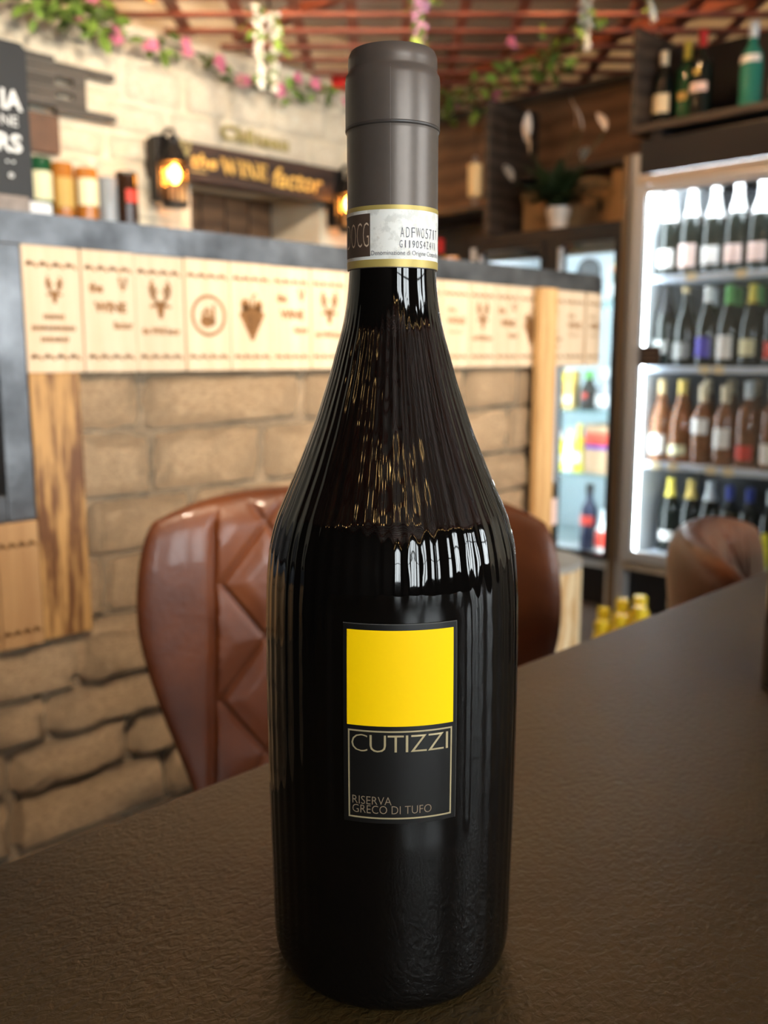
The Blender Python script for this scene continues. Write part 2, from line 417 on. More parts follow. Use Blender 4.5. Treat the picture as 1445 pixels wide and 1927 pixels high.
# --- the bottle
bot = thing('wine_bottle', 'tall fluted black wine bottle with yellow square label, in focus on table', 'bottle', (0.2176, 0.2138, T_Z), -PI / 4)
M_bglass = mat('black_bottle_glass', (0.002, 0.0017, 0.0015), 0.035, ior=1.50, spec=0.38)
PR = [(.030, .003), (.033, .0006), (.0365, .0), (.0392, .0012), (.0410, .0045), (.0417, .011), (.0420, .028), (.0425, .060), (.0427, .090), (.0426, .112), (.0422, .1304),
      (.0411, .1432), (.03984, .1496), (.0380, .1558), (.03526, .1621), (.0299, .1745), (.02508, .1869), (.0210, .1992), (.0175, .2114),
      (.0160, .2174), (.0149, .2240), (.0142, .2310), (.0140, .2380), (.0138, .2500), (.0137, .2700), (.0130, .2900), (.010, .2930)]
PRS = spline(PR, 7)
LAB = math.radians(3.2)
NF = 54
def body(z): # radius of the smooth profile at a height above the heel
    return interp([(b_, a_) for a_, b_ in PRS if b_ > .004], z)
NS = NF * 8
jit = [R.uniform(.6, 1.3) for _ in range(NF)]; jp = [R.uniform(0, 6) for _ in range(NF)]
def bv(u, v):
    i = v * (len(PRS) - 1); r, z = PRS[round(i)]
    ph = u * 2 * PI - PI; dl = abs(ph - LAB)
    amp = .00011 * (1 - sm(.205, .228, z)) * sm(.004, .030, z) * (.45 + .55 * sm(.03, .10, z))
    f = int(u * NF) % NF
    inside = (1 - sm(.50, .56, dl)) * sm(.0605, .0640, z) * (1 - sm(.1330, .1368, z))
    under = (1 - sm(.56, .75, dl)) * (1 - sm(.0600, .0640, z))
    a = amp * jit[f] * (1 - inside) * (1 - under * .85)
    r2 = r - .0002 + a * math.cos(u * NF * 2 * PI) - .00065 * inside + .000035 * math.sin(z * 420 + jp[f]) * (amp / .00011) * (1 - inside)
    return (r2 * math.sin(ph), -r2 * math.cos(ph), z)
MB().grid(NS, len(PRS) - 1, bv, closed=True).build('bottle_glass', M_bglass, bot, True)
def cyl(r, z0, zr=None):
    """(arc metres, height) -> a point on the bottle's front"""
    return lambda a, b: ((r if zr is None else r) * math.sin(a / r + LAB), -r * math.cos(a / r + LAB), z0 + b)
def labsurf(off):
    def f(a, z):
        r = body(z) - .00085 + off
        return (r * math.sin(a / .0427 + LAB), -r * math.cos(a / .0427 + LAB), z)
    return f
def patch(a0, a1, z0, z1, fn, nu=24, nv=10): return MB().grid(nu, nv, lambda u, v: fn(a0 + (a1-a0)*u, z0 + (z1-z0)*v))
M_lab = mat('black_label_paper', (0.0045, 0.004, 0.0035), 0.38, spec=.4)
M_yel = mat('yellow_label_print', (0.92, 0.575, 0.0), 0.55, spec=.15)
M_goldink = mat('gold_ink', (0.42, 0.34, 0.19), 0.42, metal=.35)
lb = patch(-.0179, .0179, .0668, .1294, labsurf(.00030)).build('front_label', M_lab, bot, True, label='black paper label with a yellow square and gold lettering')
patch(-.0166, .0166, .0980, .1275, labsurf(.00042)).build('yellow_square', M_yel, lb, True)
fr = MB()
for a0, a1, z0, z1 in ((-.0163, .0163, .0961, .0966), (-.0163, .0163, .0683, .0688), (-.0163, -.0158, .0688, .0961), (.0158, .0163, .0688, .0961)):
    fr.grid(24 if a1 - a0 > .01 else 1, 1 if a1 - a0 > .01 else 12, lambda u, v: labsurf(.00042)(a0 + (a1-a0)*u, z0 + (z1-z0)*v))
fr.build('gold_frame', M_goldink, lb, True)
ed = MB()
for a0, a1, z0, z1 in ((-.0179, .0179, .1292, .12945), (.01775, .0179, .0668, .1294)):
    ed.grid(20 if a1 - a0 > .01 else 1, 1 if a1 - a0 > .01 else 12, lambda u, v: labsurf(.00036)(a0 + (a1-a0)*u, z0 + (z1-z0)*v))
ed.build('label_edge', mat('label_edge_grey', (.06, .055, .05), .4), lb, True)  # slightly paler line along the label's top and right edges
L_ = MB(); F_ = labsurf(.00042)
fit_text('C', -.0152, -.0102, .0898, .0953, F_, L_, bold=-.020); fit_text('U', -.0095, -.0045, .0898, .0952, F_, L_, bold=-.012)
fit_text('T', -.0040, .0009, .0899, .0952, F_, L_, bold=-.008); fit_text('I', .0015, .00225, .0899, .0952, F_, L_)
fit_text('Z', .0030, .0080, .0899, .0952, F_, L_, bold=-.010); fit_text('Z', .0084, .0135, .0899, .0952, F_, L_, bold=-.010); fit_text('I', .0142, .01495, .0899, .0952, F_, L_)
L_.build('title_lettering', M_goldink, lb)
M_ink2 = mat('dull_gold_ink', (0.26, 0.19, 0.12), 0.5, metal=.2)
L_ = MB(); fit_text('RISERVA', -.0150, -.0028, .0729, .0755, F_, L_, bold=-.012); fit_text('GRECO DI TUFO', -.0150, .0097, .0700, .0726, F_, L_, bold=-.012)
L_.build('small_lettering', M_ink2, lb)
# capsule
M_cap = mat('grey_brown_foil', (0.108, 0.085, 0.070), 0.36, metal=.30, var=.06, scale=300, spec=.4)
cp = [(.0140, .2335), (.01425, .2336), (.01425, .2742), (.01435, .2748), (.01462, .2757), (.01468, .2762), (.01466, .2895), (.0145, .2912), (.01385, .2922), (.01372, .2930), (.01378, .2948), (.0137, .2968), (.0130, .2983), (.0118, .2987), (.0112, .2982), (.004, .2982)]
cap = MB().lathe(cp, 96).build('capsule', M_cap, bot, True, 40, label='matte grey-brown foil capsule with a raised top section')
M_seam = mat('foil_seam', (0.20, 0.17, 0.155), 0.35, metal=.4)
capf = lambda z: interp([(.2336, .01425), (.2742, .01425), (.2762, .01468), (.2895, .01466), (.2912, .0145), (.2922, .01386)], z)
MB().grid(2, 30, lambda u, v: ((capf(.252 + .0395*v) + .00008) * math.sin(-.06 + .010*u), -(capf(.252 + .0395*v) + .00008) * math.cos(-.06 + .010*u), .252 + .0395*v)).build('foil_seam', M_seam, cap, True)
MB().lathe([(.01466, .2752), (.01474, .2757), (.01474, .2760), (.01466, .2763)], 96).build('foil_step', mat('foil_dark', (.045, .036, .031), .4), cap, True)
# paper seal around the neck
M_seal = mat('seal_paper', (0.80, 0.78, 0.72), 0.5, col2=(0.66, 0.64, 0.58), scale=260, lo=.42, hi=.5)
M_sealgold = mat('seal_gold', (0.48, 0.36, 0.10), 0.45, metal=.25)
M_sealbrown = mat('seal_brown', (0.075, 0.045, 0.030), 0.6)
M_sealink = mat('seal_ink', (0.12, 0.11, 0.13), 0.6)
M_sealtext = mat('seal_letter', (0.62, 0.46, 0.32), 0.5)
SR = .01436
def nk(off): return lambda a, b: ((SR + off) * math.sin(a), -(SR + off) * math.cos(a), b)
def band(a0, a1, z0, z1, off, nu=40): return MB().grid(nu, 1, lambda u, v: nk(off)(a0 + (a1-a0)*u, z0 + (z1-z0)*v))
seal = band(-2.0, 2.0, .2338, .2519, 0).build('neck_seal', M_seal, bot, True, label='paper neck seal with gold borders and printed codes')
band(-2.0, 2.0, .2338, .23605, .00005).build('gold_border', M_sealgold, seal, True)
band(-2.0, 2.0, .2506, .2519, .00005).build('gold_border', M_sealgold, seal, True)
band(-1.75, -.50, .2370, .2496, .00005, 24).build('brown_square', M_sealbrown, seal, True)
t_ = MB(); f_ = nk(.00012)
for ch, a0, a1 in (('D', -1.33, -1.13), ('O', -1.08, -.90), ('C', -.86, -.71), ('G', -.68, -.53)):
    fit_text(ch, a0, a1, .2398, .2470, f_, t_, bold=-.02)
t_.build('seal_initials', M_sealtext, seal)
t_ = MB()
for i, ch in enumerate('ADFWO5717'):
    a = .16 + i * .122; fit_text(ch, a + (.03 if ch == '1' else -.012 if ch == 'W' else 0), a + {'1': .058, 'W': .098}.get(ch, .080), .24245, .2454, f_, t_, bold=-.012)
for i, ch in enumerate('G1190S4Z4VW'):
    a = .14 + i * .094; fit_text(ch, a + (.022 if ch == '1' else 0), a + {'1': .045, 'W': .080}.get(ch, .064), .2394, .2416, f_, t_, bold=-.004)
fit_text('Denominazione di Origine Controllata', -.47, 1.35, .2368, .2386, f_, t_, bold=-.004)
t_.build('printed_code', M_sealink, seal)

# dark bottle at the right edge of the picture
b2 = thing('wine_bottle', 'plain black wine bottle cut off by the right edge, standing on the table', 'bottle', (0.5915, 0.1985, T_Z), -PI / 4)
P2 = spline([(.030, .002), (.035, 0), (.0375, .003), (.0385, .010), (.0385, .10), (.0385, .185), (.034, .205), (.022, .222), (.015, .235), (.0145, .245)], 4)
MB().lathe(P2, 48).build('bottle_glass', M_bglass, b2, True)
MB().lathe([(.0148, .243), (.0150, .244), (.0150, .300), (.014, .302), (.005, .302)], 32).build('capsule', M_black, b2, True, 40)

# ------------------------------------------------------------------ world-coordinate helpers for things built in place
def root_loc(o):
    v = Vector((0, 0, 0))
    while o: v = v + o.location; o = o.parent
    return v
def wb(mb, name, m, parent, smooth=False, angle=None, label=None):
    c = root_loc(parent); mb.v = [(x - c.x, y - c.y, z - c.z) for x, y, z in mb.v]
    return mb.build(name, m, parent, smooth, angle, label)
def wone(mb, name, m, label, cat, loc, group=None, smooth=False, angle=None):
    """a one-mesh thing: origin at loc, vertices given in world coordinates"""
    mb.v = [(x - loc[0], y - loc[1], z - loc[2]) for x, y, z in mb.v]
    o = mb.build(name, m, None, smooth, angle); o.location = loc; return tag(o, label, cat, group)

# ------------------------------------------------------------------ the bar
BY = 1.15
bar = thing('bar_counter', 'stone-fronted bar with zinc top and scorched wooden frieze boards', 'bar', (1.1, 1.35, 0))
def rounded_end(xe, y0, y1, n=14):
    """outline of a slab whose right end is a half round between y0 and y1, straight from xs"""
    r = (y1 - y0) / 2; c = (xe - r, (y0 + y1) / 2)
    return [(c[0] + r * math.cos(a), c[1] + r * math.sin(a)) for a in [-PI/2 + PI*i/n for i in range(n + 1)]]
RC = (1.75, 1.36); RR = 0.21
top_out = [(0.478, BY - .012)] + [(RC[0] + (RR + .012) * math.cos(a), RC[1] + (RR + .012) * math.sin(a)) for a in [-PI/2 + PI*i/16 for i in range(17)]] + [(0.478, RC[1] + RR + .012)]
wb(MB().prism(top_out, lambda a, b_, d: (a, b_, d), 1.092, 1.130), 'counter_top', M_zinc, bar, label='worn zinc counter top with a rounded end')
wb(MB().box((0.476, BY - .014, .752), (0.512, 1.56, 1.0915), .002), 'waterfall_panel', M_zinc, bar)
wb(MB().box((-0.6, BY - .014, .752), (0.4755, 1.56, .786), .002), 'low_counter', M_zinc, bar)
wb(MB().box((-0.6, 1.50, .787), (0.475, 1.55, 1.06)), 'back_board', M_darkwood, bar)
wl = wb(MB().box((-0.6, BY + .006, 0), (.50, BY + .13, .7515)).box((.512, BY + .006, 0), (1.578, BY + .13, 1.0915)).box((.52, BY + .13, 0), (1.50, BY + .38, .9)), 'stone_wall', M_mortar, bar)
def skipbar(a, b_, c, d): return (d > .60 and b_ < .56) or c > .93
c0 = root_loc(wl)
def bar_course(x0, x1, z0, z1, hr, wr, depth, seed):
    r = random.Random(seed); z = z1
    while z > z0:
        h = r.uniform(*hr); x = x0 - r.uniform(0, wr[0])
        while x < x1:
            w = r.uniform(*wr); a, b_ = max(x, x0), min(x + w, x1 + r.uniform(-.012, .012)); x += w
            if b_ - a < .03 or (z > .60 and b_ < .56): continue
            inst('stone', r.choice(TAN), wl, ((a+b_)/2 - c0.x, BY + .008 - c0.y, z - h/2), (0, r.uniform(-.02, .02), 0), (b_ - a - .003, depth * r.uniform(.7, 1.25), h - .003))
        z -= h
bar_course(.52, 1.578, .60, .94, (.070, .092), (.15, .30), .011, 5)
bar_course(-.55, 1.578, .05, .585, (.060, .085), (.11, .24), .026, 9)
# frieze boards and the marks burnt into them
def motif_rows(bo, w, fn):
    for zz in (.018, .131):
        n = 4; st = w / n; mb = MB()
        for i in range(n):
            x = -w/2 + st * (i + .5)
            strokes(mb, [[(x - st*.42, zz), (x - st*.22, zz + .005), (x - st*.05, zz + .001), (x + st*.15, zz + .003), (x + st*.42, zz - .002)]], .0030, fn)
            disc(mb, (x - st*.2, zz + .003), .0032, fn, 8)
        wb(mb, 'burnt_border', M_burn, bo)
def deer(mb, c, s, fn):
    L = []
    for sg in (-1, 1):
        L += [[(c[0] + sg*.12*s, c[1] + .1*s), (c[0] + sg*.40*s, c[1] + .35*s), (c[0] + sg*.46*s, c[1] + .65*s), (c[0] + sg*.34*s, c[1] + .95*s)],
              [(c[0] + sg*.43*s, c[1] + .45*s), (c[0] + sg*.22*s, c[1] + .75*s)], [(c[0] + sg*.3*s, c[1] + .25*s), (c[0] + sg*.15*s, c[1] + .6*s)],
              [(c[0] + sg*.15*s, c[1]), (c[0] + sg*.48*s, c[1] - .08*s)]]
    strokes(mb, L, .13*s, fn)
    mb.add([fn(c[0] + x*s, c[1] + y*s) for x, y in ((-.22, .14), (.22, .14), (.16, -.25), (.08, -.55), (-.08, -.55), (-.16, -.25))], [tuple(range(6))])
def grapes(mb, c, s, fn):
    for row, n in enumerate((4, 5, 4, 3, 2, 1)):
        for i in range(n): disc(mb, (c[0] + (i - (n-1)/2) * .22*s, c[1] + .22*s - row * .2*s), .14*s, fn, 9)
    strokes(mb, [[(c[0], c[1] + .3*s), (c[0] + .05*s, c[1] + .7*s), (c[0] + .2*s, c[1] + .8*s)]], .1*s, fn)
    disc(mb, (c[0] - .3*s, c[1] + .4*s), .22*s, fn, 8); disc(mb, (c[0] + .3*s, c[1] + .38*s), .2*s, fn, 8)
def ring(mb, c, r, w, fn, n=28):
    strokes(mb, [[(c[0] + r*math.cos(2*PI*i/n), c[1] + r*math.sin(2*PI*i/n)) for i in range(n + 1)]], w, fn)
def emblem(kind, fn, w):
    e = MB(); t = MB()
    if kind == 'deer3':
        deer(e, (.002, .098), .022, fn)
        for xa, za in ((.013, .066), (.029, .052), (.018, .038)):
            strokes(t, [[(-xa + j*.0042, za), (-xa + j*.0042 + R.uniform(-.001, .001), za + .007)] for j in range(int(2*xa/.0042) + 1)], .0024, fn); strokes(t, [[(-xa, za + .0035), (xa, za + .0035)]], .0015, fn)
    elif kind == 'wine':
        deer(e, (.020, .112), .013, fn)
        fit_text('the', -.029, -.009, .102, .115, fn, t, bold=.05); fit_text('WINE', -.023, .024, .077, .091, fn, t, bold=.05); fit_text('factor', .004, .033, .056, .067, fn, t, bold=.04)
    elif kind == 'deer1':
        deer(e, (0, .090), .034, fn); fit_text('the WINE factor', -.030, .030, .050, .060, fn, t, bold=.04)
    elif kind == 'ring':
        ring(e, (0, .078), .027, .0048, fn); disc(e, (-.003, .070), .012, fn, 10, .009); strokes(e, [[(.009, .064), (.009, .094)], [(-.012, .078), (-.002, .088), (.004, .078)]], .005, fn)
    elif kind == 'grape': grapes(e, (0, .080), .040, fn)
    elif kind == 'block':
        fit_text('the', -.024, .0, .100, .110, fn, t, bold=.02); fit_text('WINE', -.026, .026, .078, .092, fn, t, bold=.03); fit_text('factor', -.02, .022, .062, .070, fn, t)
    return e, t
order = ['deer3', 'wine', 'deer1', 'ring', 'grape', 'wine', 'deer1', 'block', 'ring', 'grape', 'block', 'deer1', 'wine', 'grape', 'deer3', 'block']
ZB = .936
for i, kd in enumerate(order):
    a = .5125 + .0773 * i; b_ = a + .0773
    dy = R.uniform(-.0015, .0015); w = .0745
    bo = wb(MB().box((a + .0009, BY - .012 + dy, ZB), (b_ - .0009, BY + .004, 1.0915), .0012), 'frieze_board', M_pine, bar)
    fn = lambda x, z, a=a, b_=b_, dy=dy: ((a + b_)/2 + x, BY - .0124 + dy, ZB + z)
    motif_rows(bo, w - .006, fn)
    e, t = emblem(kd, fn, w)
    if e.v: wb(e, 'burnt_emblem', M_burn, bo)
    if t.v: wb(t, 'burnt_lettering', M_burn, bo)
na = 9; stepa = .075 / RR
for i in range(na):
    a0 = -PI/2 + .03 + i * stepa; a1 = a0 + stepa - .006
    def cf(a, z, off): return (RC[0] + (RR + off) * math.cos(a), RC[1] + (RR + off) * math.sin(a), z)
    m_ = MB(); n = 4
    outl = [cf(a0 + (a1-a0)*j/n, 0, .012)[:2] for j in range(n + 1)] + [cf(a1 - (a1-a0)*j/n, 0, -.004)[:2] for j in range(n + 1)]
    bo = wb(m_.prism(outl, lambda a, b_, d: (a, b_, d), ZB, 1.0915), 'frieze_board', M_pine, bar)
    if i < 4:
        am = (a0 + a1)/2
        fn = lambda x, z, am=am: cf(am + x/(RR + .0124), ZB + z, .0124)
        motif_rows(bo, .068, fn)
        e, t = emblem(('block', 'grape', 'deer1', 'ring')[i], fn, .07)
        if e.v: wb(e, 'burnt_emblem', M_burn, bo)
        if t.v: wb(t, 'burnt_lettering', M_burn, bo)
# frame under the cantilevered end so that the frieze is carried
wb(MB().prism([(RC[0] + (RR - .012) * math.cos(a), RC[1] + (RR - .012) * math.sin(a)) for a in [-PI/2 + PI*i/12 for i in range(13)]] + [(1.50, RC[1] + RR - .012), (1.50, RC[1] - RR + .012)], lambda a, b_, d: (a, b_, d), 1.07, 1.0915), 'support_frame', M_darkwood, bar)
# posts
wb(MB().box((.5125, BY - .016, .592), (.5795, BY + .004, .9355), .002), 'post_plank', M_post, bar, label='pine plank with dark scorched grain')
wb(MB().box((1.558, BY - .036, .0), (1.614, BY - .017, 1.0915), .002), 'post_plank', grain('honey_pine', (.66, .40, .17), (.55, .31, .12), scale=8, dist=3), bar, label='honey-coloured pine post at the bar end')
wb(MB().box((1.580, BY - .002, .0), (1.597, BY + .03, 1.06)), 'inner_post', M_darkwood, bar)
for i in range(18):
    b_ = .5115 - i * .0545; a = b_ - .0535
    bo = wb(MB().box((a, BY - .016, .590), (b_, BY + .004, .7515), .0012), 'low_frieze_board', M_lowpine, bar)
    fn = lambda x, z, a=a, b_=b_: ((a + b_)/2 + x, BY - .0164, .590 + z)
    motif_rows(bo, .05, fn)
# low rounded plinth at the end of the bar
pl = thing('rounded_plinth', 'low rounded pale-board plinth with grey top at the bar end', 'plinth', (1.80, 1.30, 0))
pc = (1.775, 1.30); prr = .135
wb(MB().prism([(pc[0] + prr * math.cos(2*PI*i/28), pc[1] + prr * math.sin(2*PI*i/28)) for i in range(28)], lambda a, b_, d: (a, b_, d), .468, .482), 'plinth_top', mat('grey_stone_top', (.36, .37, .36), .6, var=.2, scale=20), pl)
M_plank = grain('pale_stained_board', (.74, .60, .38), (.52, .33, .15), scale=5, dist=6, lo=.05, hi=.4)
for i in range(12):
    a0 = 2*PI*i/12; a1 = a0 + 2*PI/12 - .02; rr = prr
    outl = [(pc[0] + rr*math.cos(a0 + (a1-a0)*j/3), pc[1] + rr*math.sin(a0 + (a1-a0)*j/3)) for j in range(4)] + [(pc[0] + (rr-.012)*math.cos(a1 - (a1-a0)*j/3), pc[1] + (rr-.012)*math.sin(a1 - (a1-a0)*j/3)) for j in range(4)]
    wb(MB().prism(outl, lambda a, b_, d: (a, b_, d), 0, .468), 'stave', M_plank, pl)

# ------------------------------------------------------------------ leather chairs
def chair(label, loc, rz):
    t = thing('leather_chair', label, 'chair', loc, rz, 'quilted brown leather chairs')
    Wt = [(.42, .125), (.47, .142), (.53, .160), (.60, .183), (.66, .200), (.70, .204), (.75, .200), (.79, .188), (.815, .172)]
    Wt = [(a_, b_) for a_, b_ in spline([(.42, .125), (.47, .143), (.53, .163), (.60, .187), (.66, .202), (.70, .206), (.75, .204), (.79, .198), (.815, .190)], 10)]
    def surf(u, v, side):
        a = u*2 - 1
        a = math.copysign(abs(a)**.9, a)
        zb = .42 + .395 * v
        W = interp(Wt, zb) * 1.08
        x = a * W
        z = zb - .030 * v**4 * abs(a)**4
        y0 = .175 + .055 * v - .080 * abs(a)**2.2 + .02 * (1 - v)**2
        th = .034 * max(0, 1 - abs(u*2-1)**4)**.5 * max(0, 1 - abs(2*v-1)**9)**.5
        y = y0 + side * th
        if side < 0:
            seam = .146
            if abs(x) < seam - .006:
                p1 = (x / .092 + (zb - .655) / .125) ; p2 = (x / .092 - (zb - .655) / .125)
                g = min(abs(p1 - round(p1)), abs(p2 - round(p2)))
                y += (.0060 * (1 - sm(0, .050, g)) - .0035 * sm(.02, .34, g)) * sm(.43, .46, zb) * (1 - sm(.785, .81, zb))
            y += .006 * (1 - sm(0, .006, abs(abs(x) - seam))) * sm(.43, .46, zb) * (1 - sm(.77, .80, zb))
        return (x, y, z)
    bk = MB(); nu, nv = 190, 170
    bk.grid(nu, nv, lambda u, v: surf(u, v, -1)).grid(nu, nv, lambda u, v: surf(u, v, 1))
    me = bk.mesh('backrest', M_leather, True)
    bm = bmesh.new(); bm.from_mesh(me); bmesh.ops.remove_doubles(bm, verts=bm.verts[:], dist=.0004); bmesh.ops.recalc_face_normals(bm, faces=bm.faces[:]); bm.to_mesh(me); bm.free()
    for p in me.polygons: p.use_smooth = True
    inst('backrest', me, t)
    # piping along the two seams of the quilted centre
    s = MB()
    def sf(u, v):
        a = u*2 - 1; ang = 2*PI*v
        return ((.20 + .0 ) * math.cos(ang) * u, -.02 + .205 * math.sin(ang) * u, .485 - .03 * u**6)
    s = MB().grid(10, 36, lambda u, v: (.205*math.copysign(abs(math.cos(2*PI*v))**.7, math.cos(2*PI*v))*u, -.02 + .20*math.copysign(abs(math.sin(2*PI*v))**.7, math.sin(2*PI*v))*u, .480 - .035*u**6))
    s.grid(10, 36, lambda u, v: (.205*math.copysign(abs(math.cos(2*PI*v))**.7, math.cos(2*PI*v))*u, -.02 + .20*math.copysign(abs(math.sin(2*PI*v))**.7, math.sin(2*PI*v))*u, .395 + .050*u**6))
    s.build('seat', M_leather, t, True)
    for sx in (-1, 1):
        for sy in (-1, 1): MB().tube([(sx*.13, -.02 + sy*.13, .40), (sx*.19, -.02 + sy*.19, 0)], [.013, .009], 10).build('leg', M_blackmetal, t, True)
    return t
ch = chair('quilted brown leather chair behind the tall bottle', (0.545, 0.597, 0), -PI/4)
ch2 = dup(ch, (1.125, 0.325, 0), math.radians(23), 'brown leather chair seen edge-on beyond the right of the table', 'quilted brown leather chairs')
ch2.scale = (.92, .92, .925)

# ------------------------------------------------------------------ bottles
G_dark = mat('dark_green_glass', (0.008, 0.012, 0.010), 0.06, spec=.5)
G_brown = mat('brown_glass', (0.030, 0.012, 0.005), 0.06)
G_green = mat('green_glass', (0.012, 0.075, 0.030), 0.06)
G_clear = mat('clear_bottle', (0.42, 0.46, 0.50), 0.08, trans=.35)
G_amber = mat('amber_bottle', (0.62, 0.23, 0.04), 0.08, trans=.35)
G_rose = mat('rose_bottle', (0.70, 0.30, 0.13), 0.05, trans=.72)
G_teal = mat('teal_glass', (0.03, 0.20, 0.15), 0.06)
def foil(n, c, r=.4, me=.2): return mat('foil_' + n, c, r, metal=me)
F_white = foil('white', (.86, .84, .82)); F_cream = foil('cream', (.75, .62, .42)); F_gold = foil('gold', (.66, .48, .12)); F_copper = foil('copper', (.60, .22, .08))
F_black = foil('black', (.012, .012, .014)); F_red = foil('red', (.55, .02, .02)); F_green = foil('green', (.14, .42, .12)); F_yellow = foil('yellow', (.80, .66, .10)); F_blue = foil('blue', (.03, .05, .30)); F_silver = foil('silver', (.66, .70, .72)); F_tan = foil('tan', (.55, .42, .22)); F_pink = foil('pink', (.75, .30, .36))
def paper(n, c): return mat('paper_' + n, c, .6)
L_white = paper('white', (.85, .83, .80)); L_cream = paper('cream', (.82, .68, .44)); L_pink = paper('pink', (.84, .62, .56)); L_blue = paper('blue', (.06, .04, .34)); L_red = paper('red', (.62, .05, .03)); L_yellow = paper('yellow', (.80, .70, .08)); L_grey = paper('grey', (.28, .28, .27)); L_pale = paper('pale', (.80, .78, .50)); L_black = paper('black', (.02, .02, .022)); L_ochre = paper('ochre', (.55, .36, .10))
SHAPES = {
 'champagne': ([(.034, .001), (.040, 0), (.0435, .005), (.044, .015), (.044, .150), (.0425, .175), (.036, .205), (.026, .235), (.0185, .262), (.0155, .285), (.0150, .300), (.0165, .304), (.0165, .309), (.0145, .312), (.005, .313)], .225, .044),
 'burgundy': ([(.032, .001), (.037, 0), (.040, .005), (.0405, .015), (.0405, .125), (.039, .150), (.033, .180), (.024, .212), (.0165, .240), (.0145, .265), (.0145, .290), (.0155, .293), (.0145, .300), (.005, .301)], .242, .0405),
 'bordeaux': ([(.031, .001), (.035, 0), (.0375, .005), (.038, .012), (.038, .185), (.036, .198), (.028, .212), (.018, .224), (.0148, .240), (.0145, .285), (.0155, .289), (.0155, .297), (.0145, .300), (.005, .301)], .242, .038),
 'spirit': ([(.030, .001), (.034, 0), (.0365, .004), (.037, .012), (.037, .165), (.034, .185), (.022, .205), (.0155, .218), (.0150, .250), (.0165, .252), (.0165, .282), (.015, .285), (.005, .285)], .243, .037),
 'squat': ([(.026, .001), (.030, 0), (.033, .004), (.0335, .010), (.0335, .075), (.030, .095), (.020, .112), (.0165, .120), (.0165, .135), (.0185, .137), (.0185, .160), (.017, .163), (.006, .163)], .128, .0335),
}
_bm = {}
def prof_split(shape, zc):
    P_ = SHAPES[shape][0]; z0 = SHAPES[shape][1] if zc is None else zc
    f = [(z, r) for r, z in P_ if z > .006]
    low = [p for p in P_ if p[1] < z0] + [(interp(f, z0), z0), (interp(f, z0) * .6, z0 + .0005)]
    up = [(interp(f, z0) * .9, z0), (interp(f, z0) + .0008, z0)] + [(r + .0008, z + .0004) for r, z in P_ if z > z0]
    return low, up
def bottle(label, loc, rz, shape, glass, capm, lab=None, lz=(.05, .11), lang=1.9, zc=None, group=None, lab2=None, name='wine_bottle', scale=1.0, cat='bottle', rot=None):
    t = thing(name, label, cat, loc, rz, group, rot); t.scale = (scale,) * 3
    k = (shape, glass.name, zc)
    if k not in _bm: _bm[k] = MB().lathe(prof_split(shape, zc)[0], 24).mesh('bottle_glass', glass, True, 50)
    inst('bottle_glass', _bm[k], t)
    if capm:
        k = (shape, capm.name, zc, 'c')
        if k not in _bm: _bm[k] = MB().lathe(prof_split(shape, zc)[1], 24).mesh('capsule', capm, True, 50)
        inst('capsule', _bm[k], t)
    Rb = SHAPES[shape][2]; f = [(z, r) for r, z in SHAPES[shape][0] if z > .006]
    for n, spec in (('paper_label', (lab, lz, lang)), ('neck_label', lab2)):
        if not spec or not spec[0]: continue
        pm, (z0, z1), an = spec
        MB().grid(14, 3, lambda u, v: ((interp(f, z0 + (z1-z0)*v) + .0008) * math.sin((u-.5)*an), -(interp(f, z0 + (z1-z0)*v) + .0008) * math.cos((u-.5)*an), z0 + (z1-z0)*v)).build(n, pm, t, True)
    return t

# ------------------------------------------------------------------ tall display fridge
FX = 3.07
fr_ = thing('display_fridge', 'tall glass-door wine fridge glowing white, at the right', 'fridge', (3.36, 1.45, 0))
M_liner = mat('fridge_liner', (.72, .75, .78), .4)
M_back = mat('fridge_back', (.022, .026, .034), .4)
M_shelf = mat('shelf_edge', (.62, .70, .82), .35)
M_beige = mat('beige_trim', (.50, .40, .30), .45)
wb(MB().box((3.62, 1.06, .16), (3.66, 1.82, 1.70)), 'back_panel', M_back, fr_)
wb(MB().box((FX, 1.788, .0), (3.62, 1.825, 1.66)), 'side_panel', M_alu, fr_)
wb(MB().box((FX, 1.055, .0), (3.62, 1.09, 1.66)), 'side_panel', M_alu, fr_)
wb(MB().box((FX + .05, 1.776, .2), (3.61, 1.7875, 1.60)), 'inner_liner', M_liner, fr_)
wb(MB().box((FX + .05, 1.0905, .2), (3.61, 1.102, 1.60)), 'inner_liner', M_liner, fr_)
wb(MB().box((FX - .01, 1.09, 1.585), (3.62, 1.788, 1.70), .004), 'header', M_black, fr_)
wb(MB().box((FX - .02, 1.055, 1.548), (FX + .0, 1.79, 1.582), .003), 'header_trim', M_beige, fr_)
wb(MB().box((FX - .005, 1.09, .165), (3.62, 1.788, .20)), 'base', M_beige, fr_)
wb(MB().box((FX + .04, 1.09, .0), (3.62, 1.788, .164)), 'kick_panel', M_black, fr_)
wb(MB().box((FX + .03, 1.12, 1.555), (FX + .055, 1.765, 1.575)), 'light_tube', M_led, fr_)
wb(MB().box((FX + .022, 1.762, .24), (FX + .040, 1.775, 1.54)), 'light_strip', M_led2, fr_)
for z in (1.24, .92, .57, .222):
    sh = wb(MB().box((FX + .045, 1.103, z - .022), (3.60, 1.760, z), .002), 'shelf', M_shelf, fr_)
    for yy in {1.24: (1.599, 1.419), .92: (1.531, 1.479), .57: (1.699, 1.632, 1.486, 1.422)}.get(z, ()):
        wb(MB().box((FX + .040, yy - .018, z - .024), (FX + .0445, yy + .018, z + .004)), 'price_tag', L_cream, sh)
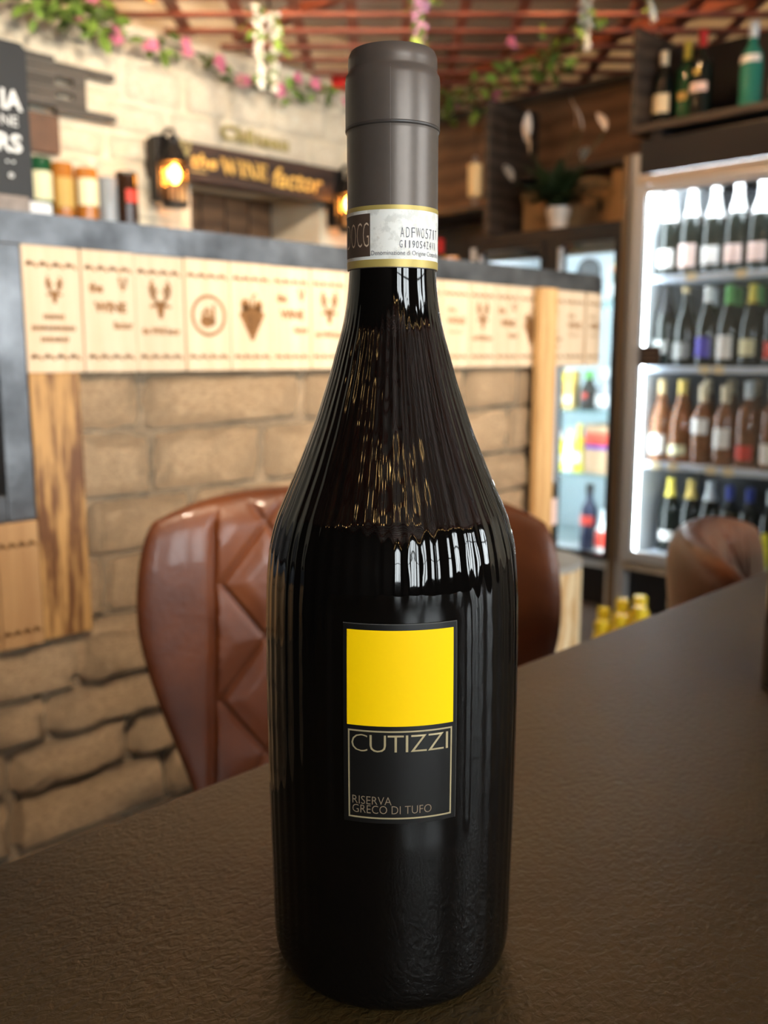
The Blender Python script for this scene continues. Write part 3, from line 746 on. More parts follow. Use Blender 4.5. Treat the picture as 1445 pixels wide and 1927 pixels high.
dr = wb(MB().box((FX - .03, 1.748, .205), (FX - .003, 1.790, 1.545), .003).box((FX - .03, 1.06, .205), (FX - .003, 1.10, 1.545), .003).box((FX - .03, 1.10, .205), (FX - .003, 1.748, .245), .003).box((FX - .03, 1.10, 1.515), (FX - .003, 1.748, 1.545), .003), 'door_frame', M_alu, fr_)
wb(MB().box((FX - .02, 1.10, .245), (FX - .015, 1.748, 1.515)), 'pane', M_glass, dr)
wb(MB().box((FX - .02, 1.826, .0), (FX + .03, 1.846, 1.66), .003), 'filler_strip', mat('bronze_strip', (.20, .13, .07), .35, metal=.5), fr_)
sg = thing('door_sign', 'small dark brown card sign on the fridge door frame', 'sign', (FX - .034, 1.700, .957))
wb(MB().box((FX - .036, 1.660, .922), (FX - .031, 1.742, .992)), 'card', mat('brown_card', (.035, .018, .012), .5), sg)
for zz in (.975, .958, .941): wb(MB().box((FX - .0368, 1.672, zz), (FX - .0362, 1.730, zz + .003)), 'printed_line', mat('tan_print', (.20, .14, .10), .6), sg)
FR = -PI / 2
ordn = ['first', 'second', 'third', 'fourth', 'fifth', 'sixth', 'seventh', 'eighth']
Y_ = [1.728, 1.645, 1.560, 1.478, 1.395, 1.31]
for i, y in enumerate(Y_):
    bottle('champagne bottle with white foil and white label, %s from left on top fridge shelf' % ordn[i], (3.19, y, 1.2405), FR, 'champagne', G_dark, F_white,
           L_pink if i in (1, 3, 4) else L_white, (.035, .10) if i != 1 else (.03, .115), 1.7, .205 + .012*(i % 2), 'champagne on the top fridge shelf', scale=.93)
for i, (y, c, nm) in enumerate(((1.72, F_white, 'white'), (1.625, F_copper, 'copper'), (1.535, F_copper, 'dull copper'), (1.44, F_pink, 'pink'))):
    bottle('sparkling bottle with %s foil in the back row of top fridge shelf, %s there' % (nm, ordn[i]), (3.32, y, 1.2405), FR, 'champagne', G_dark, c, L_cream, zc=.215, group='back row on the top fridge shelf', scale=.93)
for i, (sh_, c, l, lz, nm, zc) in enumerate((('champagne', F_black, L_grey, (.05, .10), 'black foil and grey label', .20), ('burgundy', F_tan, L_grey, (.03, .09), 'tan cap and dark label', .28), ('burgundy', F_white, L_blue, (.035, .11), 'white cap and blue label', .24),
        ('burgundy', F_green, L_white, (.03, .115), 'green cap and square white label', .23), ('burgundy', F_yellow, L_pale, (.04, .10), 'pale yellow cap and green-tinged label', .23), ('bordeaux', F_yellow, L_red, (.03, .09), 'yellow cap and red label', .24))):
    bottle('dark wine bottle with %s on second fridge shelf' % nm, (3.19, (1.729, 1.652, 1.568, 1.490, 1.408, 1.325)[i], .9205), FR, sh_, G_dark, c, l, lz, 1.6, zc, 'bottles on the second fridge shelf', scale=.93)
for i, (y, c, nm) in enumerate(((1.60, F_silver, 'silver'), (1.512, F_green, 'green'), (1.43, F_green, 'dark green'))):
    bottle('dark wine bottle with %s cap in back row of second fridge shelf, %s there' % (nm, ordn[i]), (3.31, y, .9205), FR, 'burgundy', G_dark, c, L_white, zc=.23, group='back row on the second fridge shelf', scale=.93)
for i, (sh_, c, l, lz, nm, zc) in enumerate((('burgundy', F_tan, L_white, (.03, .10), 'tan cap and square white label', .25), ('burgundy', F_gold, L_pale, (.03, .065), 'gold cap and low oval label', .25), ('spirit', F_cream, L_white, (.11, .165), 'cream cap and high white label', .225),
        ('spirit', F_cream, L_white, (.065, .135), 'cream cap and tall white label', .225), ('bordeaux', F_silver, L_red, (.03, .08), 'silver cap and red-white label', .24), ('bordeaux', F_silver, L_white, (.02, .09), 'silver cap and wide white label', .24))):
    bottle('rose wine bottle with %s on third fridge shelf' % nm, (3.19, (1.728, 1.648, 1.565, 1.482, 1.398, 1.312)[i], .5705), FR, sh_, G_rose, c, l, lz, 1.8, zc, 'rose bottles on the third fridge shelf')
for i, y in enumerate((1.70, 1.61, 1.52, 1.43)):
    bottle('rose wine bottle with pale cap in back row of third fridge shelf, %s there' % ordn[i], (3.31, y, .5705), FR, 'burgundy', G_rose, F_cream, L_white, zc=.25, group='back row on the third fridge shelf')
for i, (sh_, c, nm) in enumerate((('champagne', F_yellow, 'yellow foil'), ('champagne', F_gold, 'gold foil'), ('champagne', F_silver, 'silver foil'), ('bordeaux', F_blue, 'dark blue cap'), ('bordeaux', F_blue, 'bright blue cap'), ('bordeaux', F_silver, 'pale green-white cap'))):
    bottle('dark bottle with %s on lowest fridge shelf, %s from left' % (nm, ordn[i]), (3.24, (1.700, 1.618, 1.543, 1.468, 1.395, 1.318)[i], .2225), FR, sh_, G_dark, c, L_white if i == 0 else None, (.05, .09), 1.6, .235 if sh_ == 'champagne' else .245, 'bottles on the lowest fridge shelf', scale=.9)
for i, (y, h) in enumerate(((1.455, .12), (1.302, .13))):
    wone(MB().lathe([(.012, 0), (.015, .002), (.015, h - .02), (.010, h - .006), (.004, h)], 16, (3.165, y, .2225)), 'yellow_tube', mat('neon_yellow', (.80, .78, .02), .4),
         ('bright yellow tube standing nearest on lowest fridge shelf, left one', 'bright yellow tube on lowest fridge shelf at picture edge')[i], 'tube', (3.165, y, .2225), 'yellow tubes in the fridge', True, 40)

# ------------------------------------------------------------------ lower double-door fridge left of it
f2 = thing('back_bar_fridge', 'black double-door bar fridge with lit interior under the potted plant', 'fridge', (3.33, 2.2, 0))
wb(MB().box((3.60, 1.85, .10), (3.64, 2.56, 1.42)), 'back_panel', mat('lit_liner', (.72, .80, .85), .4), f2)
wb(MB().box((FX, 1.85, .0), (3.60, 1.868, 1.40)), 'side_panel', M_liner, f2)
wb(MB().box((FX, 2.535, .0), (3.60, 2.56, 1.40)), 'side_panel', M_liner, f2)
wb(MB().box((FX - .005, 1.848, 1.395), (3.64, 2.56, 1.44), .003), 'top_panel', M_black, f2)
wb(MB().box((FX, 1.868, .15), (3.60, 2.535, .185)), 'base', M_liner, f2)
wb(MB().box((FX + .02, 1.868, .0), (3.60, 2.535, .149)), 'kick_panel', M_black, f2)
wb(MB().box((FX + .05, 1.88, 1.372), (FX + .07, 2.52, 1.388)), 'light_tube', M_led, f2)
wb(MB().box((FX + .002, 1.869, 1.335), (FX + .020, 2.534, 1.394)), 'valance', M_black, f2)
for yy in (1.870, 2.150, 2.516): wb(MB().box((FX + .022, yy, .22), (FX + .036, yy + .014, 1.33)), 'light_strip', M_led2, f2)  # strips added behind the door frames to brighten this fridge's interior
fan = wb(MB().lathe([(.035, 0), (.055, .0), (.058, .006), (.058, .016), (.03, .020), (.01, .012)], 28).mapped(lambda x, y, z: (3.598 - z, 2.325 + x, 1.365 - .045 + y)), 'fan_grille', mat('dark_grey_plastic', (.07, .08, .09), .5), f2, True, 40)
for (a, b_) in ((1.865, 2.085), (2.19, 2.47)):
    d_ = wb(MB().box((FX - .028, a - .018, .19), (FX - .002, a, 1.392), .002).box((FX - .028, b_, .19), (FX - .002, b_ + .024, 1.392), .002).box((FX - .028, a, 1.372), (FX - .002, b_, 1.392), .002).box((FX - .028, a, .19), (FX - .002, b_, .21), .002), 'door_frame', M_black, f2)
    wb(MB().box((FX - .02, a, .21), (FX - .016, b_, 1.372)), 'pane', M_glass, d_)
    wb(MB().box((FX - .040, b_ + .002, .30), (FX - .0285, b_ + .016, 1.36), .002), 'door_handle', M_alu, d_)
wb(MB().box((FX - .02, 2.110, .15), (FX - .001, 2.170, 1.395)), 'mullion', M_black, f2)
M_gsh = thin_glass('glass_shelf', (.80, .92, .92), .10)
for z in (1.165, .745, .495):
    wb(MB().box((FX + .06, 1.87, z - .007), (3.59, 2.533, z - .001)), 'glass_shelf', M_gsh, f2)
bottle('green sparkling bottle with gold foil and red seal high in the bar fridge', (3.19, 1.925, 1.1655), FR, 'champagne', G_green, F_gold, L_white, (.02, .09), 1.8, .16, lab2=(L_red, (.150, .166), 1.5), scale=.70)
def boxthing(name, lo, hi, m, label, cat, group=None, bev=.003):
    return wone(MB().box(lo, hi, bev), name, m, label, cat, ((lo[0]+hi[0])/2, (lo[1]+hi[1])/2, lo[2]), group)
def carton(name, lo, hi, m, stripes, label, cat):
    t = thing(name, label, cat, ((lo[0]+hi[0])/2, (lo[1]+hi[1])/2, lo[2]))
    wb(MB().box(lo, hi, .002), 'carton_body', m, t)
    for z0, z1, sm_ in stripes: wb(MB().box((lo[0] - .001, lo[1] + .002, z0), (lo[0] - .0002, hi[1] - .002, z1)), 'printed_band', sm_, t)
    return t
carton('juice_carton', (3.18, 2.112, .7455), (3.23, 2.165, .90), L_ochre, ((.77, .80, L_cream), (.86, .88, L_yellow)), 'tall ochre carton on the upper glass shelf of bar fridge', 'carton')
bottle('dark jar with black label and orange badge on upper glass shelf of bar fridge', (3.20, 2.052, .7455), FR, 'squat', G_dark, F_green, L_black, (.02, .08), 2.2, lab2=(L_red, (.05, .072), .7), name='preserve_jar', cat='jar', scale=.95)
bottle('clear jar with white lid beside the dark jar in bar fridge', (3.19, 1.975, .7455), FR, 'squat', G_clear, F_silver, L_white, (.02, .06), 2.0, name='preserve_jar', cat='jar', scale=1.0)
for i, (y, gl, sc) in enumerate(((2.165, F_yellow, .55), (2.122, L_white, .6), (2.079, F_yellow, .68))):
    bottle(('squat lemon-yellow drink bottle at the left of bar fridge middle shelf', 'white drink bottle between the yellow ones in bar fridge', 'taller lemon-yellow drink bottle next to cardboard box in bar fridge')[i], (3.19, y, .4955), FR, 'spirit', (mat('yellow_plastic', (.78, .72, .05), .35), mat('white_plastic', (.85, .88, .86), .35), mat('yellow_plastic', (.78, .72, .05), .35))[i], (F_white, F_white, F_yellow)[i], L_white, (.06, .12), 1.6, name='drink_bottle', scale=sc, group='drink bottles in the bar fridge')
carton('cardboard_box', (3.17, 1.915, .4955), (3.29, 2.045, .690), mat('cardboard', (.50, .33, .20), .8), ((.595, .610, L_blue), (.612, .640, L_red), (.644, .658, L_red)), 'brown cardboard box with red printed bands in bar fridge', 'box')
bottle('small pale yellow bottle on top of the cardboard box', (3.21, 1.950, .6905), FR, 'squat', mat('pale_plastic', (.85, .85, .6), .35), F_yellow, L_white, (.02, .05), 1.5, name='drink_bottle', scale=.32)
bottle('large dark navy jar with red label at the bottom of bar fridge', (3.20, 2.030, .1855), FR, 'spirit', mat('navy_plastic', (.012, .018, .05), .3), F_black, L_red, (.110, .150), 2.2, name='drink_bottle', scale=.93)
bottle('slim white and red bottle at the bottom right of bar fridge', (3.16, 1.935, .1855), FR, 'squat', mat('white_plastic', (.85, .88, .86), .35), F_silver, L_red, (.03, .09), 1.4, name='drink_bottle', scale=1.05)

# bottle with pink label on the plinth, white-pink flask behind it
bottle('dark bottle with pink label standing on the rounded plinth', (1.772, 1.252, .4825), -PI/4 - .1, 'spirit', G_dark, F_black, L_pink, (.095, .160), 2.4, .235, lab2=(F_gold, (.205, .222), .9), scale=.95)
bottle('slim white and pink flask behind the dark bottle on plinth', (1.835, 1.285, .4825), -PI/4, 'squat', mat('white_plastic', (.85, .88, .86), .35), F_pink, L_pink, (.02, .08), 1.5, name='drink_bottle', scale=.75)

# yellow-capped bottles on the floor in front of the fridges
for i, (x, y, h) in enumerate(((2.62, 1.592, .135), (2.52, 1.535, .125), (2.62, 1.525, .178), (2.53, 1.475, .155), (2.62, 1.462, .200), (2.54, 1.415, .19))):
    t = thing('yellow_bottle', 'yellow plastic bottle on the floor by the fridge, %s from left' % ordn[i], 'bottle', (x, y, 0), 0, 'yellow bottles on the floor')
    MB().lathe([(.024, .001), (.028, 0), (.030, .004), (.030, h - .055), (.026, h - .045), (.018, h - .038), (.017, h - .032)], 20).build('bottle_body', mat('yellow_body', (.78, .55, .03), .35), t, True, 45)
    MB().lathe([(.0195, h - .034), (.021, h - .033), (.021, h - .006), (.019, h), (.006, h)], 20).build('screw_cap', mat('yellow_cap', (.85, .62, .02), .4), t, True, 40)
bottle('silver-white bottle among the yellow ones on the floor', (2.64, 1.350, 0), FR, 'squat', mat('grey_plastic', (.5, .52, .5), .35), F_silver, None, name='drink_bottle', scale=1.30)
bottle('small bottle with orange cap on the floor beside leather chair', (2.76, 1.375, 0), FR, 'squat', mat('grey_plastic', (.5, .52, .5), .35), foil('orange', (.80, .40, .03)), None, name='drink_bottle', scale=1.60)

# ------------------------------------------------------------------ open shelving on the right wall
su = thing('open_shelving', 'dark wooden open shelving with brown back above the bar fridge', 'shelf', (3.30, 2.5, 1.44))
wb(MB().box((3.10, 2.495, 1.442), (3.43, 2.520, 1.975), .002), 'upright', M_darkwood, su)
wb(MB().box((3.43, 1.85, 1.442), (3.45, 3.17, 2.02)), 'back_panel', M_brownwood, su)
wb(MB().box((3.30, 1.852, 1.690), (3.43, 2.494, 1.712), .002), 'shelf_board', M_darkwood, su)
wb(MB().box((3.14, 2.521, 1.560), (3.43, 3.17, 1.582), .002), 'shelf_board', M_darkwood, su)
wb(MB().box((3.40, 1.85, 2.02), (3.46, 3.17, 2.05)), 'top_rail', M_darkwood, su)
wb(MB().box((3.14, 2.565, 1.15), (3.43, 3.17, 1.172)), 'shelf_board', M_darkwood, su)
wb(MB().box((3.40, 2.565, 1.172), (3.43, 3.17, 1.55)), 'back_panel', M_black, su)
wb(MB().box((3.14, 2.565, .0), (3.43, 3.17, 1.149)), 'base_cabinet', M_darkwood, su)
bx_ = thing('bottle_shelf_box', 'dark wooden shelf box holding spirit bottles above the tall fridge', 'shelf', (3.30, 1.45, 1.735))
wb(MB().box((3.08, 1.828, 1.735), (3.44, 1.848, 2.088), .002), 'side_board', M_darkwood, bx_)
wb(MB().box((3.08, .98, 1.735), (3.44, 1.827, 1.760), .002), 'shelf_board', M_darkwood, bx_)
wb(MB().box((3.441, .98, 1.735), (3.46, 1.848, 2.088)), 'back_board', M_black, bx_)
wb(MB().box((3.08, .96, 1.735), (3.44, .979, 2.088)), 'side_board', M_darkwood, bx_)
for yy in (1.10, 1.75):
    wb(MB().box((3.10, yy - .02, 1.701), (3.44, yy + .02, 1.7345)), 'foot', M_black, bx_)
bottle('black spirit bottle with cream label and cream cap, leftmost in box shelf', (3.20, 1.790, 1.7605), FR, 'spirit', G_dark, F_cream, L_cream, (.055, .125), 2.4, .232, 'spirits in the box shelf', scale=.92)
bottle('green bottle with yellow paper collar in the box shelf', (3.23, 1.715, 1.7605), FR, 'bordeaux', G_green, F_yellow, L_ochre, (.09, .12), 1.0, .235, 'spirits in the box shelf', scale=.95)
bottle('black bottle with red capsule and pink label in the box shelf', (3.20, 1.645, 1.7605), FR, 'bordeaux', G_dark, F_red, L_pink, (.095, .125), 2.0, .245, 'spirits in the box shelf', scale=1.0, lab2=(F_gold, (.150, .170), .6))
bottle('teal-topped clear bottle with silver cap in the box shelf', (3.20, 1.468, 1.7605), FR, 'spirit', G_teal, F_silver, L_white, (.155, .178), 2.4, .235, 'spirits in the box shelf', scale=1.0)
bottle('green bottle with silver cap at the right end of box shelf', (3.25, 1.385, 1.7605), FR, 'spirit', G_teal, F_silver, L_pink, (.06, .11), 2.0, .235, 'spirits in the box shelf', scale=.95)
wone(MB().box((3.24, 1.89, 1.4405), (3.42, 2.01, 1.655), .004), 'wine_crate', mat('tan_crate', (.42, .25, .11), .6, var=.2, scale=9), 'tan wooden crate beside the tall fridge strip', 'crate', (3.27, 1.95, 1.4405))
cr = thing('hamper_box', 'tan lidded hamper box with a dark handle slot behind the potted plant', 'box', (3.34, 2.15, 1.4405))
wb(MB().box((3.27, 2.02, 1.4405), (3.42, 2.235, 1.60), .004), 'box_body', mat('tan_crate', (.42, .25, .11)), cr)
wb(MB().grid(16, 1, lambda u, v: (3.26 + .17*v, 2.015 + .225*u, 1.601 + .05*math.sin(PI*u)**.6)).grid(16, 1, lambda u, v: (3.26 + .17*v, 2.015 + .225*u, 1.601)).prism([(2.015 + .225*u/16, 1.601 + .05*math.sin(PI*u/16)**.6) for u in range(17)], lambda a, b_, d: (d, a, b_), 3.26, 3.262), 'domed_lid', mat('olive_lid', (.20, .14, .07), .6), cr)
wb(MB().prism([(2.075 + .008*math.cos(2*PI*i/14), 1.53 + .03*math.sin(2*PI*i/14)) for i in range(14)], lambda a, b_, d: (d, a, b_), 3.268, 3.272), 'handle_slot', M_black, cr)
cr = thing('hamper_box', 'tan lidded hamper box left of the potted plant', 'box', (3.34, 2.36, 1.4405))
wb(MB().box((3.27, 2.26, 1.4405), (3.42, 2.45, 1.59), .004), 'box_body', mat('tan_crate', (.42, .25, .11)), cr)
wb(MB().box((3.262, 2.252, 1.591), (3.425, 2.458, 1.622), .008), 'lid', mat('olive_lid', (.20, .14, .07)), cr)
# peace lily
pt = thing('potted_lily', 'peace lily with white blooms in a white pot on the bar fridge', 'plant', (3.14, 2.18, 1.4405))
MB().lathe([(.030, 0), (.034, 0), (.040, .045), (.042, .055), (.047, .056), (.049, .085), (.044, .086), (.040, .075), (.01, .074)], 28).build('pot', mat('white_ceramic', (.78, .68, .58), .3), pt, True, 40)
def leaf_mesh(L, W, m, bend=.3, name='leaf', n=6):
    return MB().grid(2, n, lambda u, v: (W * (u - .5) * 2 * math.sin(PI * min(.98, v*.94 + .03))**.8, L * v, bend * L * (v - v*v*1.4) + abs(u - .5) * .25 * W)).mesh(name, m, True)
LM = [leaf_mesh(.20, .030, M_darkleaf, .4), leaf_mesh(.16, .026, M_darkleaf, .6), leaf_mesh(.24, .028, M_darkleaf, .2)]
SP = leaf_mesh(.085, .017, mat('lily_spathe', (.84, .70, .58), .5), .25, 'spathe')
r = random.Random(3)
for i in range(34):
    az = r.uniform(0, 2*PI); el = r.uniform(.35, 1.25)
    inst('leaf', r.choice(LM), pt, (r.uniform(-.012, .012), r.uniform(-.012, .012), .075), (el, r.uniform(-.3, .3), az), (r.uniform(1.0, 1.35), r.uniform(.7, .95), 1))
for dy, dz, tilt, az in ((.140, .345, 1.2, 2.3), (-.085, .365, 1.45, .5), (-.115, .35, 1.25, .3), (-.215, .33, .9, -.6), (-.135, .285, -.2, -.9), (.205, .205, .5, 1.9), (.125, .30, 1.35, 1.0)):
    st = MB().tube([(0, 0, .075), (-.02, dy*.5, .075 + (dz-.075)*.6), (-.03, dy, dz)], .0022, 6).build('flower_stalk', M_darkleaf, pt, True)
    inst('spathe', SP, pt, (-.03, dy, dz), (tilt, 0, az), (1.1, 1.3, 1.2))
# small things on the dark shelves
bottle('dark bottle with red capsule on the far corner shelf', (3.22, 2.86, 1.1725), FR, 'bordeaux', G_dark, F_red, L_ochre, (.05, .11), 2.0, .24)
bottle('dark bottle with copper capsule on the far corner shelf', (3.22, 2.98, 1.1725), FR, 'bordeaux', G_dark, F_copper, L_ochre, (.05, .11), 2.0, .24)
wone(MB().ball((3.24, 2.72, 1.1725 + .07), .07, 16, 10), 'wicker_ball', mat('wicker', (.42, .22, .08), .7, var=.5, scale=60, bump=.003, bscale=90), 'tan wicker ball on the far corner shelf', 'ball', (3.24, 2.72, 1.1725), None, True)
hc = thing('hanging_ornament', 'cream hanging cylinder with wire loops beside the shelf upright', 'ornament', (3.088, 2.56, 1.58))
MB().lathe([(.02, .022), (.026, .024), (.029, .030), (.029, .145), (.026, .152), (.012, .156)], 22).build('cylinder', mat('cream_wax', (.66, .46, .22), .5), hc, True, 40)
for zz in (.170, .008):
    MB().tube([(.0, .010*math.cos(2*PI*i/14), zz + .013*math.sin(2*PI*i/14)) for i in range(15)], .0018, 5).build('wire_loop', M_alu, hc, True)
MB().tube([(0, 0, .18), (0.0, .0, .30), (.01, -.02, .37), (.025, -.045, .38)], .0012, 5).build('cord', M_blackmetal, hc)
# amber candle glass on the bar top
cg = thing('candle_glass', 'small amber candle glass on the far end of the bar top', 'candle', (1.62, 1.42, 1.1305))
MB().lathe([(.018, .0), (.022, .0), (.026, .02), (.027, .045), (.025, .045), (.022, .006), (.005, .005)], 20).build('glass', G_amber, cg, True, 40)
wx = MB().lathe([(.018, .006), (.0205, .007), (.0205, .022), (.018, .024), (.003, .024)], 18).build('wax', L_white, cg, True, 40)

# ------------------------------------------------------------------ sign beam, lanterns, wall objects
SY = Y1 - .10
sgn = thing('sign_beam', 'dark beam sign with gold lettering over the niche', 'sign', (2.38, SY + .05, 1.62))
wb(MB().box((1.935, SY, 1.612), (2.86, Y1 - .001, 1.748), .006), 'beam', M_sign, sgn)
def serif_letters(mb, x0, z0, h, fn):
    s = h
    def q4(pts): mb.add([fn(x0 + a*s, z0 + b_*s) for a, b_ in pts], [(0, 1, 2, 3)])
    W_ = [((.02, 1), (.24, 1), (.52, 0), (.34, 0)), ((.34, 0), (.44, 0), (.74, 1), (.64, 1)), ((.56, .95), (.76, .95), (1.0, 0), (.82, 0)), ((.84, 0), (.94, 0), (1.26, 1), (1.18, 1)), ((-.06, 1), (.34, 1), (.34, .92), (-.06, .92)), ((1.06, 1), (1.38, 1), (1.38, .92), (1.06, .92))]
    I_ = [((1.50, 1), (1.72, 1), (1.72, 0), (1.50, 0)), ((1.42, 1), (1.80, 1), (1.80, .91), (1.42, .91)), ((1.42, 0), (1.80, 0), (1.80, .09), (1.42, .09))]
    N_ = [((1.96, 1), (2.05, 1), (2.05, 0), (1.96, 0)), ((1.96, 1), (2.20, 1), (2.72, 0), (2.50, 0)), ((2.64, 1), (2.73, 1), (2.73, 0), (2.64, 0)), ((1.86, 1), (2.2, 1), (2.2, .92), (1.86, .92)), ((1.86, 0), (2.15, 0), (2.15, .08), (1.86, .08)), ((2.54, 1), (2.83, 1), (2.83, .92), (2.54, .92))]
    E_ = [((2.98, 1), (3.20, 1), (3.20, 0), (2.98, 0)), ((2.90, 1), (3.62, 1), (3.62, .90), (2.90, .90)), ((2.90, 0), (3.66, 0), (3.66, .10), (2.90, .10)), ((3.2, .56), (3.5, .56), (3.5, .46), (3.2, .46)), ((3.55, 1), (3.62, 1), (3.62, .72), (3.57, .72)), ((3.58, .28), (3.66, .28), (3.66, 0), (3.58, 0)), ((3.44, .66), (3.5, .66), (3.5, .36), (3.44, .36))]
    for L in (W_, I_, N_, E_):
        for p in L: q4(p)
fs_ = lambda a, b_: (a, SY - .0008, b_)
t_ = MB(); fit_text('the', 2.075, 2.195, 1.660, 1.712, fs_, t_, bold=.02, shear=.25); wb(t_, 'lettering', M_gold, sgn)
t_ = MB(); serif_letters(t_, 2.212, 1.650, .062, fs_); wb(t_, 'lettering', M_gold, sgn)
t_ = MB(); fit_text('factor', 2.465, 2.73, 1.635, 1.712, fs_, t_, bold=.015, shear=.25); wb(t_, 'lettering', M_gold, sgn)
t_ = MB(); strokes(t_, [[(2.075, 1.645), (2.145, 1.645)]], .006, fs_); deer(t_, (2.055, 1.71), .045, fs_); wb(t_, 'gold_emblem', M_palegold, sgn)
ca = thing('wall_lettering', 'pale gold blackletter word on the stone wall above the beam', 'lettering', (2.44, Y1 - .02, 1.80))
for i, (chh, w) in enumerate(zip('Ch\u00e2teau', (.075, .050, .048, .032, .045, .048, .050))):
    x = 2.268 + sum((.075, .050, .048, .032, .045, .048, .050)[:i])
    hgt = (.062, .060, .060, .052, .042, .042, .042)[i]
    t_ = MB(); vs, fs = text2d(chh, 1.0, bold=.035)
    ax = min(v[0] for v in vs); bxx = max(v[0] for v in vs); ay = min(v[1] for v in vs); by = max(v[1] for v in vs)
    for d in (0, 1):
        t_.add([(x + (v[0]-ax)/(bxx-ax)*(w-.007), Y1 - .030 + d*.008, 1.798 + (v[1]-ay)/(by-ay)*hgt) for v in vs], fs)
    wb(t_, 'letter', M_palegold, ca)
def lantern(label, loc):
    t = thing('wall_lantern', label, 'lantern', loc, 0, 'black lanterns at the beam ends')
    MB().box((-.040, .05, .03), (.010, .105, .26), .004).build('back_plate', M_blackmetal, t)
    MB().tube([(-.01, .06, .25), (-.005, .03, .278), (0, 0, .272), (0, 0, .245)], .008, 8).build('bracket_arm', M_blackmetal, t, True)
    MB().lathe([(.052, .155), (.056, .158), (.048, .175), (.030, .215), (.020, .225), (.022, .238), (.016, .252), (.004, .258)], 8).build('roof', M_blackmetal, t)
    MB().lathe([(.030, 0), (.046, .002), (.050, .012), (.050, .020), (.044, .022), (.01, .022)], 8).build('base', M_blackmetal, t)
    for i in range(4):
        a = PI/4 + i*PI/2; MB().tube([(.044*math.cos(a), .044*math.sin(a), .02), (.048*math.cos(a), .048*math.sin(a), .157)], .0035, 6).build('cage_bar', M_blackmetal, t)
        a2 = i*PI/2; w = .032; n = (math.cos(a2), math.sin(a2)); tt = (-n[1], n[0]); rr = .036
        MB().add([(n[0]*rr + tt[0]*s*w, n[1]*rr + tt[1]*s*w, z) for s, z in ((-1, .022), (1, .022), (1, .155), (-1, .155))], [(0, 1, 2, 3)]).build('pane', M_lampglass, t)
    MB().lathe([(.008, .022), (.008, .085), (.004, .087)], 10).build('candle_tube', mat('candle_tube', (.45, .3, .2), .5), t)
    MB().lathe([(.006, .087), (.016, .096), (.022, .112), (.022, .130), (.014, .146), (.003, .152)], 14).build('bulb', M_flame, t, True)
    L = bpy.data.lights.new('lantern_light', 'POINT'); L.energy = 2.2; L.color = (1, .38, .08); L.shadow_soft_size = .02
    o = bpy.data.objects.new('lantern_light', L); COL.objects.link(o); o.parent = t; o.location = (0, 0, .12)
    return t
ln = lantern('black wall lantern with orange bulb at the left of the sign beam', (1.962, 3.04, 1.490))
dup(ln, (2.835, 3.04, 1.480), 0, 'black wall lantern with orange bulb half hidden behind the bottle neck', 'black lanterns at the beam ends')
# slatted dark rack
rk = thing('slatted_wall_rack', 'dark grey slatted wooden rack fixed to the cream wall', 'rack', (1.6, Y1 - .03, 1.80))
M_rack = grain('grey_rack_wood', (.075, .066, .056), (.045, .040, .034), scale=7, dist=2.5, axis='Z', rough=.6)
ry0, ry1 = Y1 - .055, Y1 - .035
for (x0, x1, z0, z1) in ((1.40, 1.572, 1.785, 1.950), ):
    for i in range(4): wb(MB().box((x0, ry0 - .012, z0 + i*.0415), (x1, ry1 - .012, z0 + i*.0415 + .0395), .002), 'slat', M_rack, rk)
for (x0, x1, z0, z1) in ((1.572, 1.80, 1.912, 1.938), (1.572, 1.688, 1.888, 1.911), (1.572, 1.688, 1.842, 1.868), (1.572, 1.688, 1.800, 1.824), (1.572, 1.80, 1.776, 1.800), (1.64, 1.688, 1.8245, 1.8415), (1.64, 1.688, 1.8685, 1.8875)):
    wb(MB().box((x0 + .001, ry0, z0), (x1, ry1, z1), .002), 'slat', M_rack, rk)
for x in (1.45, 1.66): wb(MB().box((x, ry1 + .0005, 1.79), (x + .03, Y1 + .005, 1.93)), 'wall_batten', M_rack, rk)
wone(MB().box((1.47, Y1 - .04, 1.640), (1.590, Y1 + .0, 1.768), .003), 'wooden_plaque', mat('brown_plaque', (.13, .06, .03), .5, var=.4, scale=12), 'plain brown wooden plaque below the slatted rack', 'plaque', (1.53, Y1 - .02, 1.64))
wone(MB().box((2.875, Y1 - .07, 2.10), (2.965, Y1 - .001, 2.165), .006), 'alarm_box', mat('red_plastic', (.75, .02, .02), .4), 'bright red alarm box high on the wall beside the bottle top', 'alarm', (2.92, Y1 - .03, 2.10))

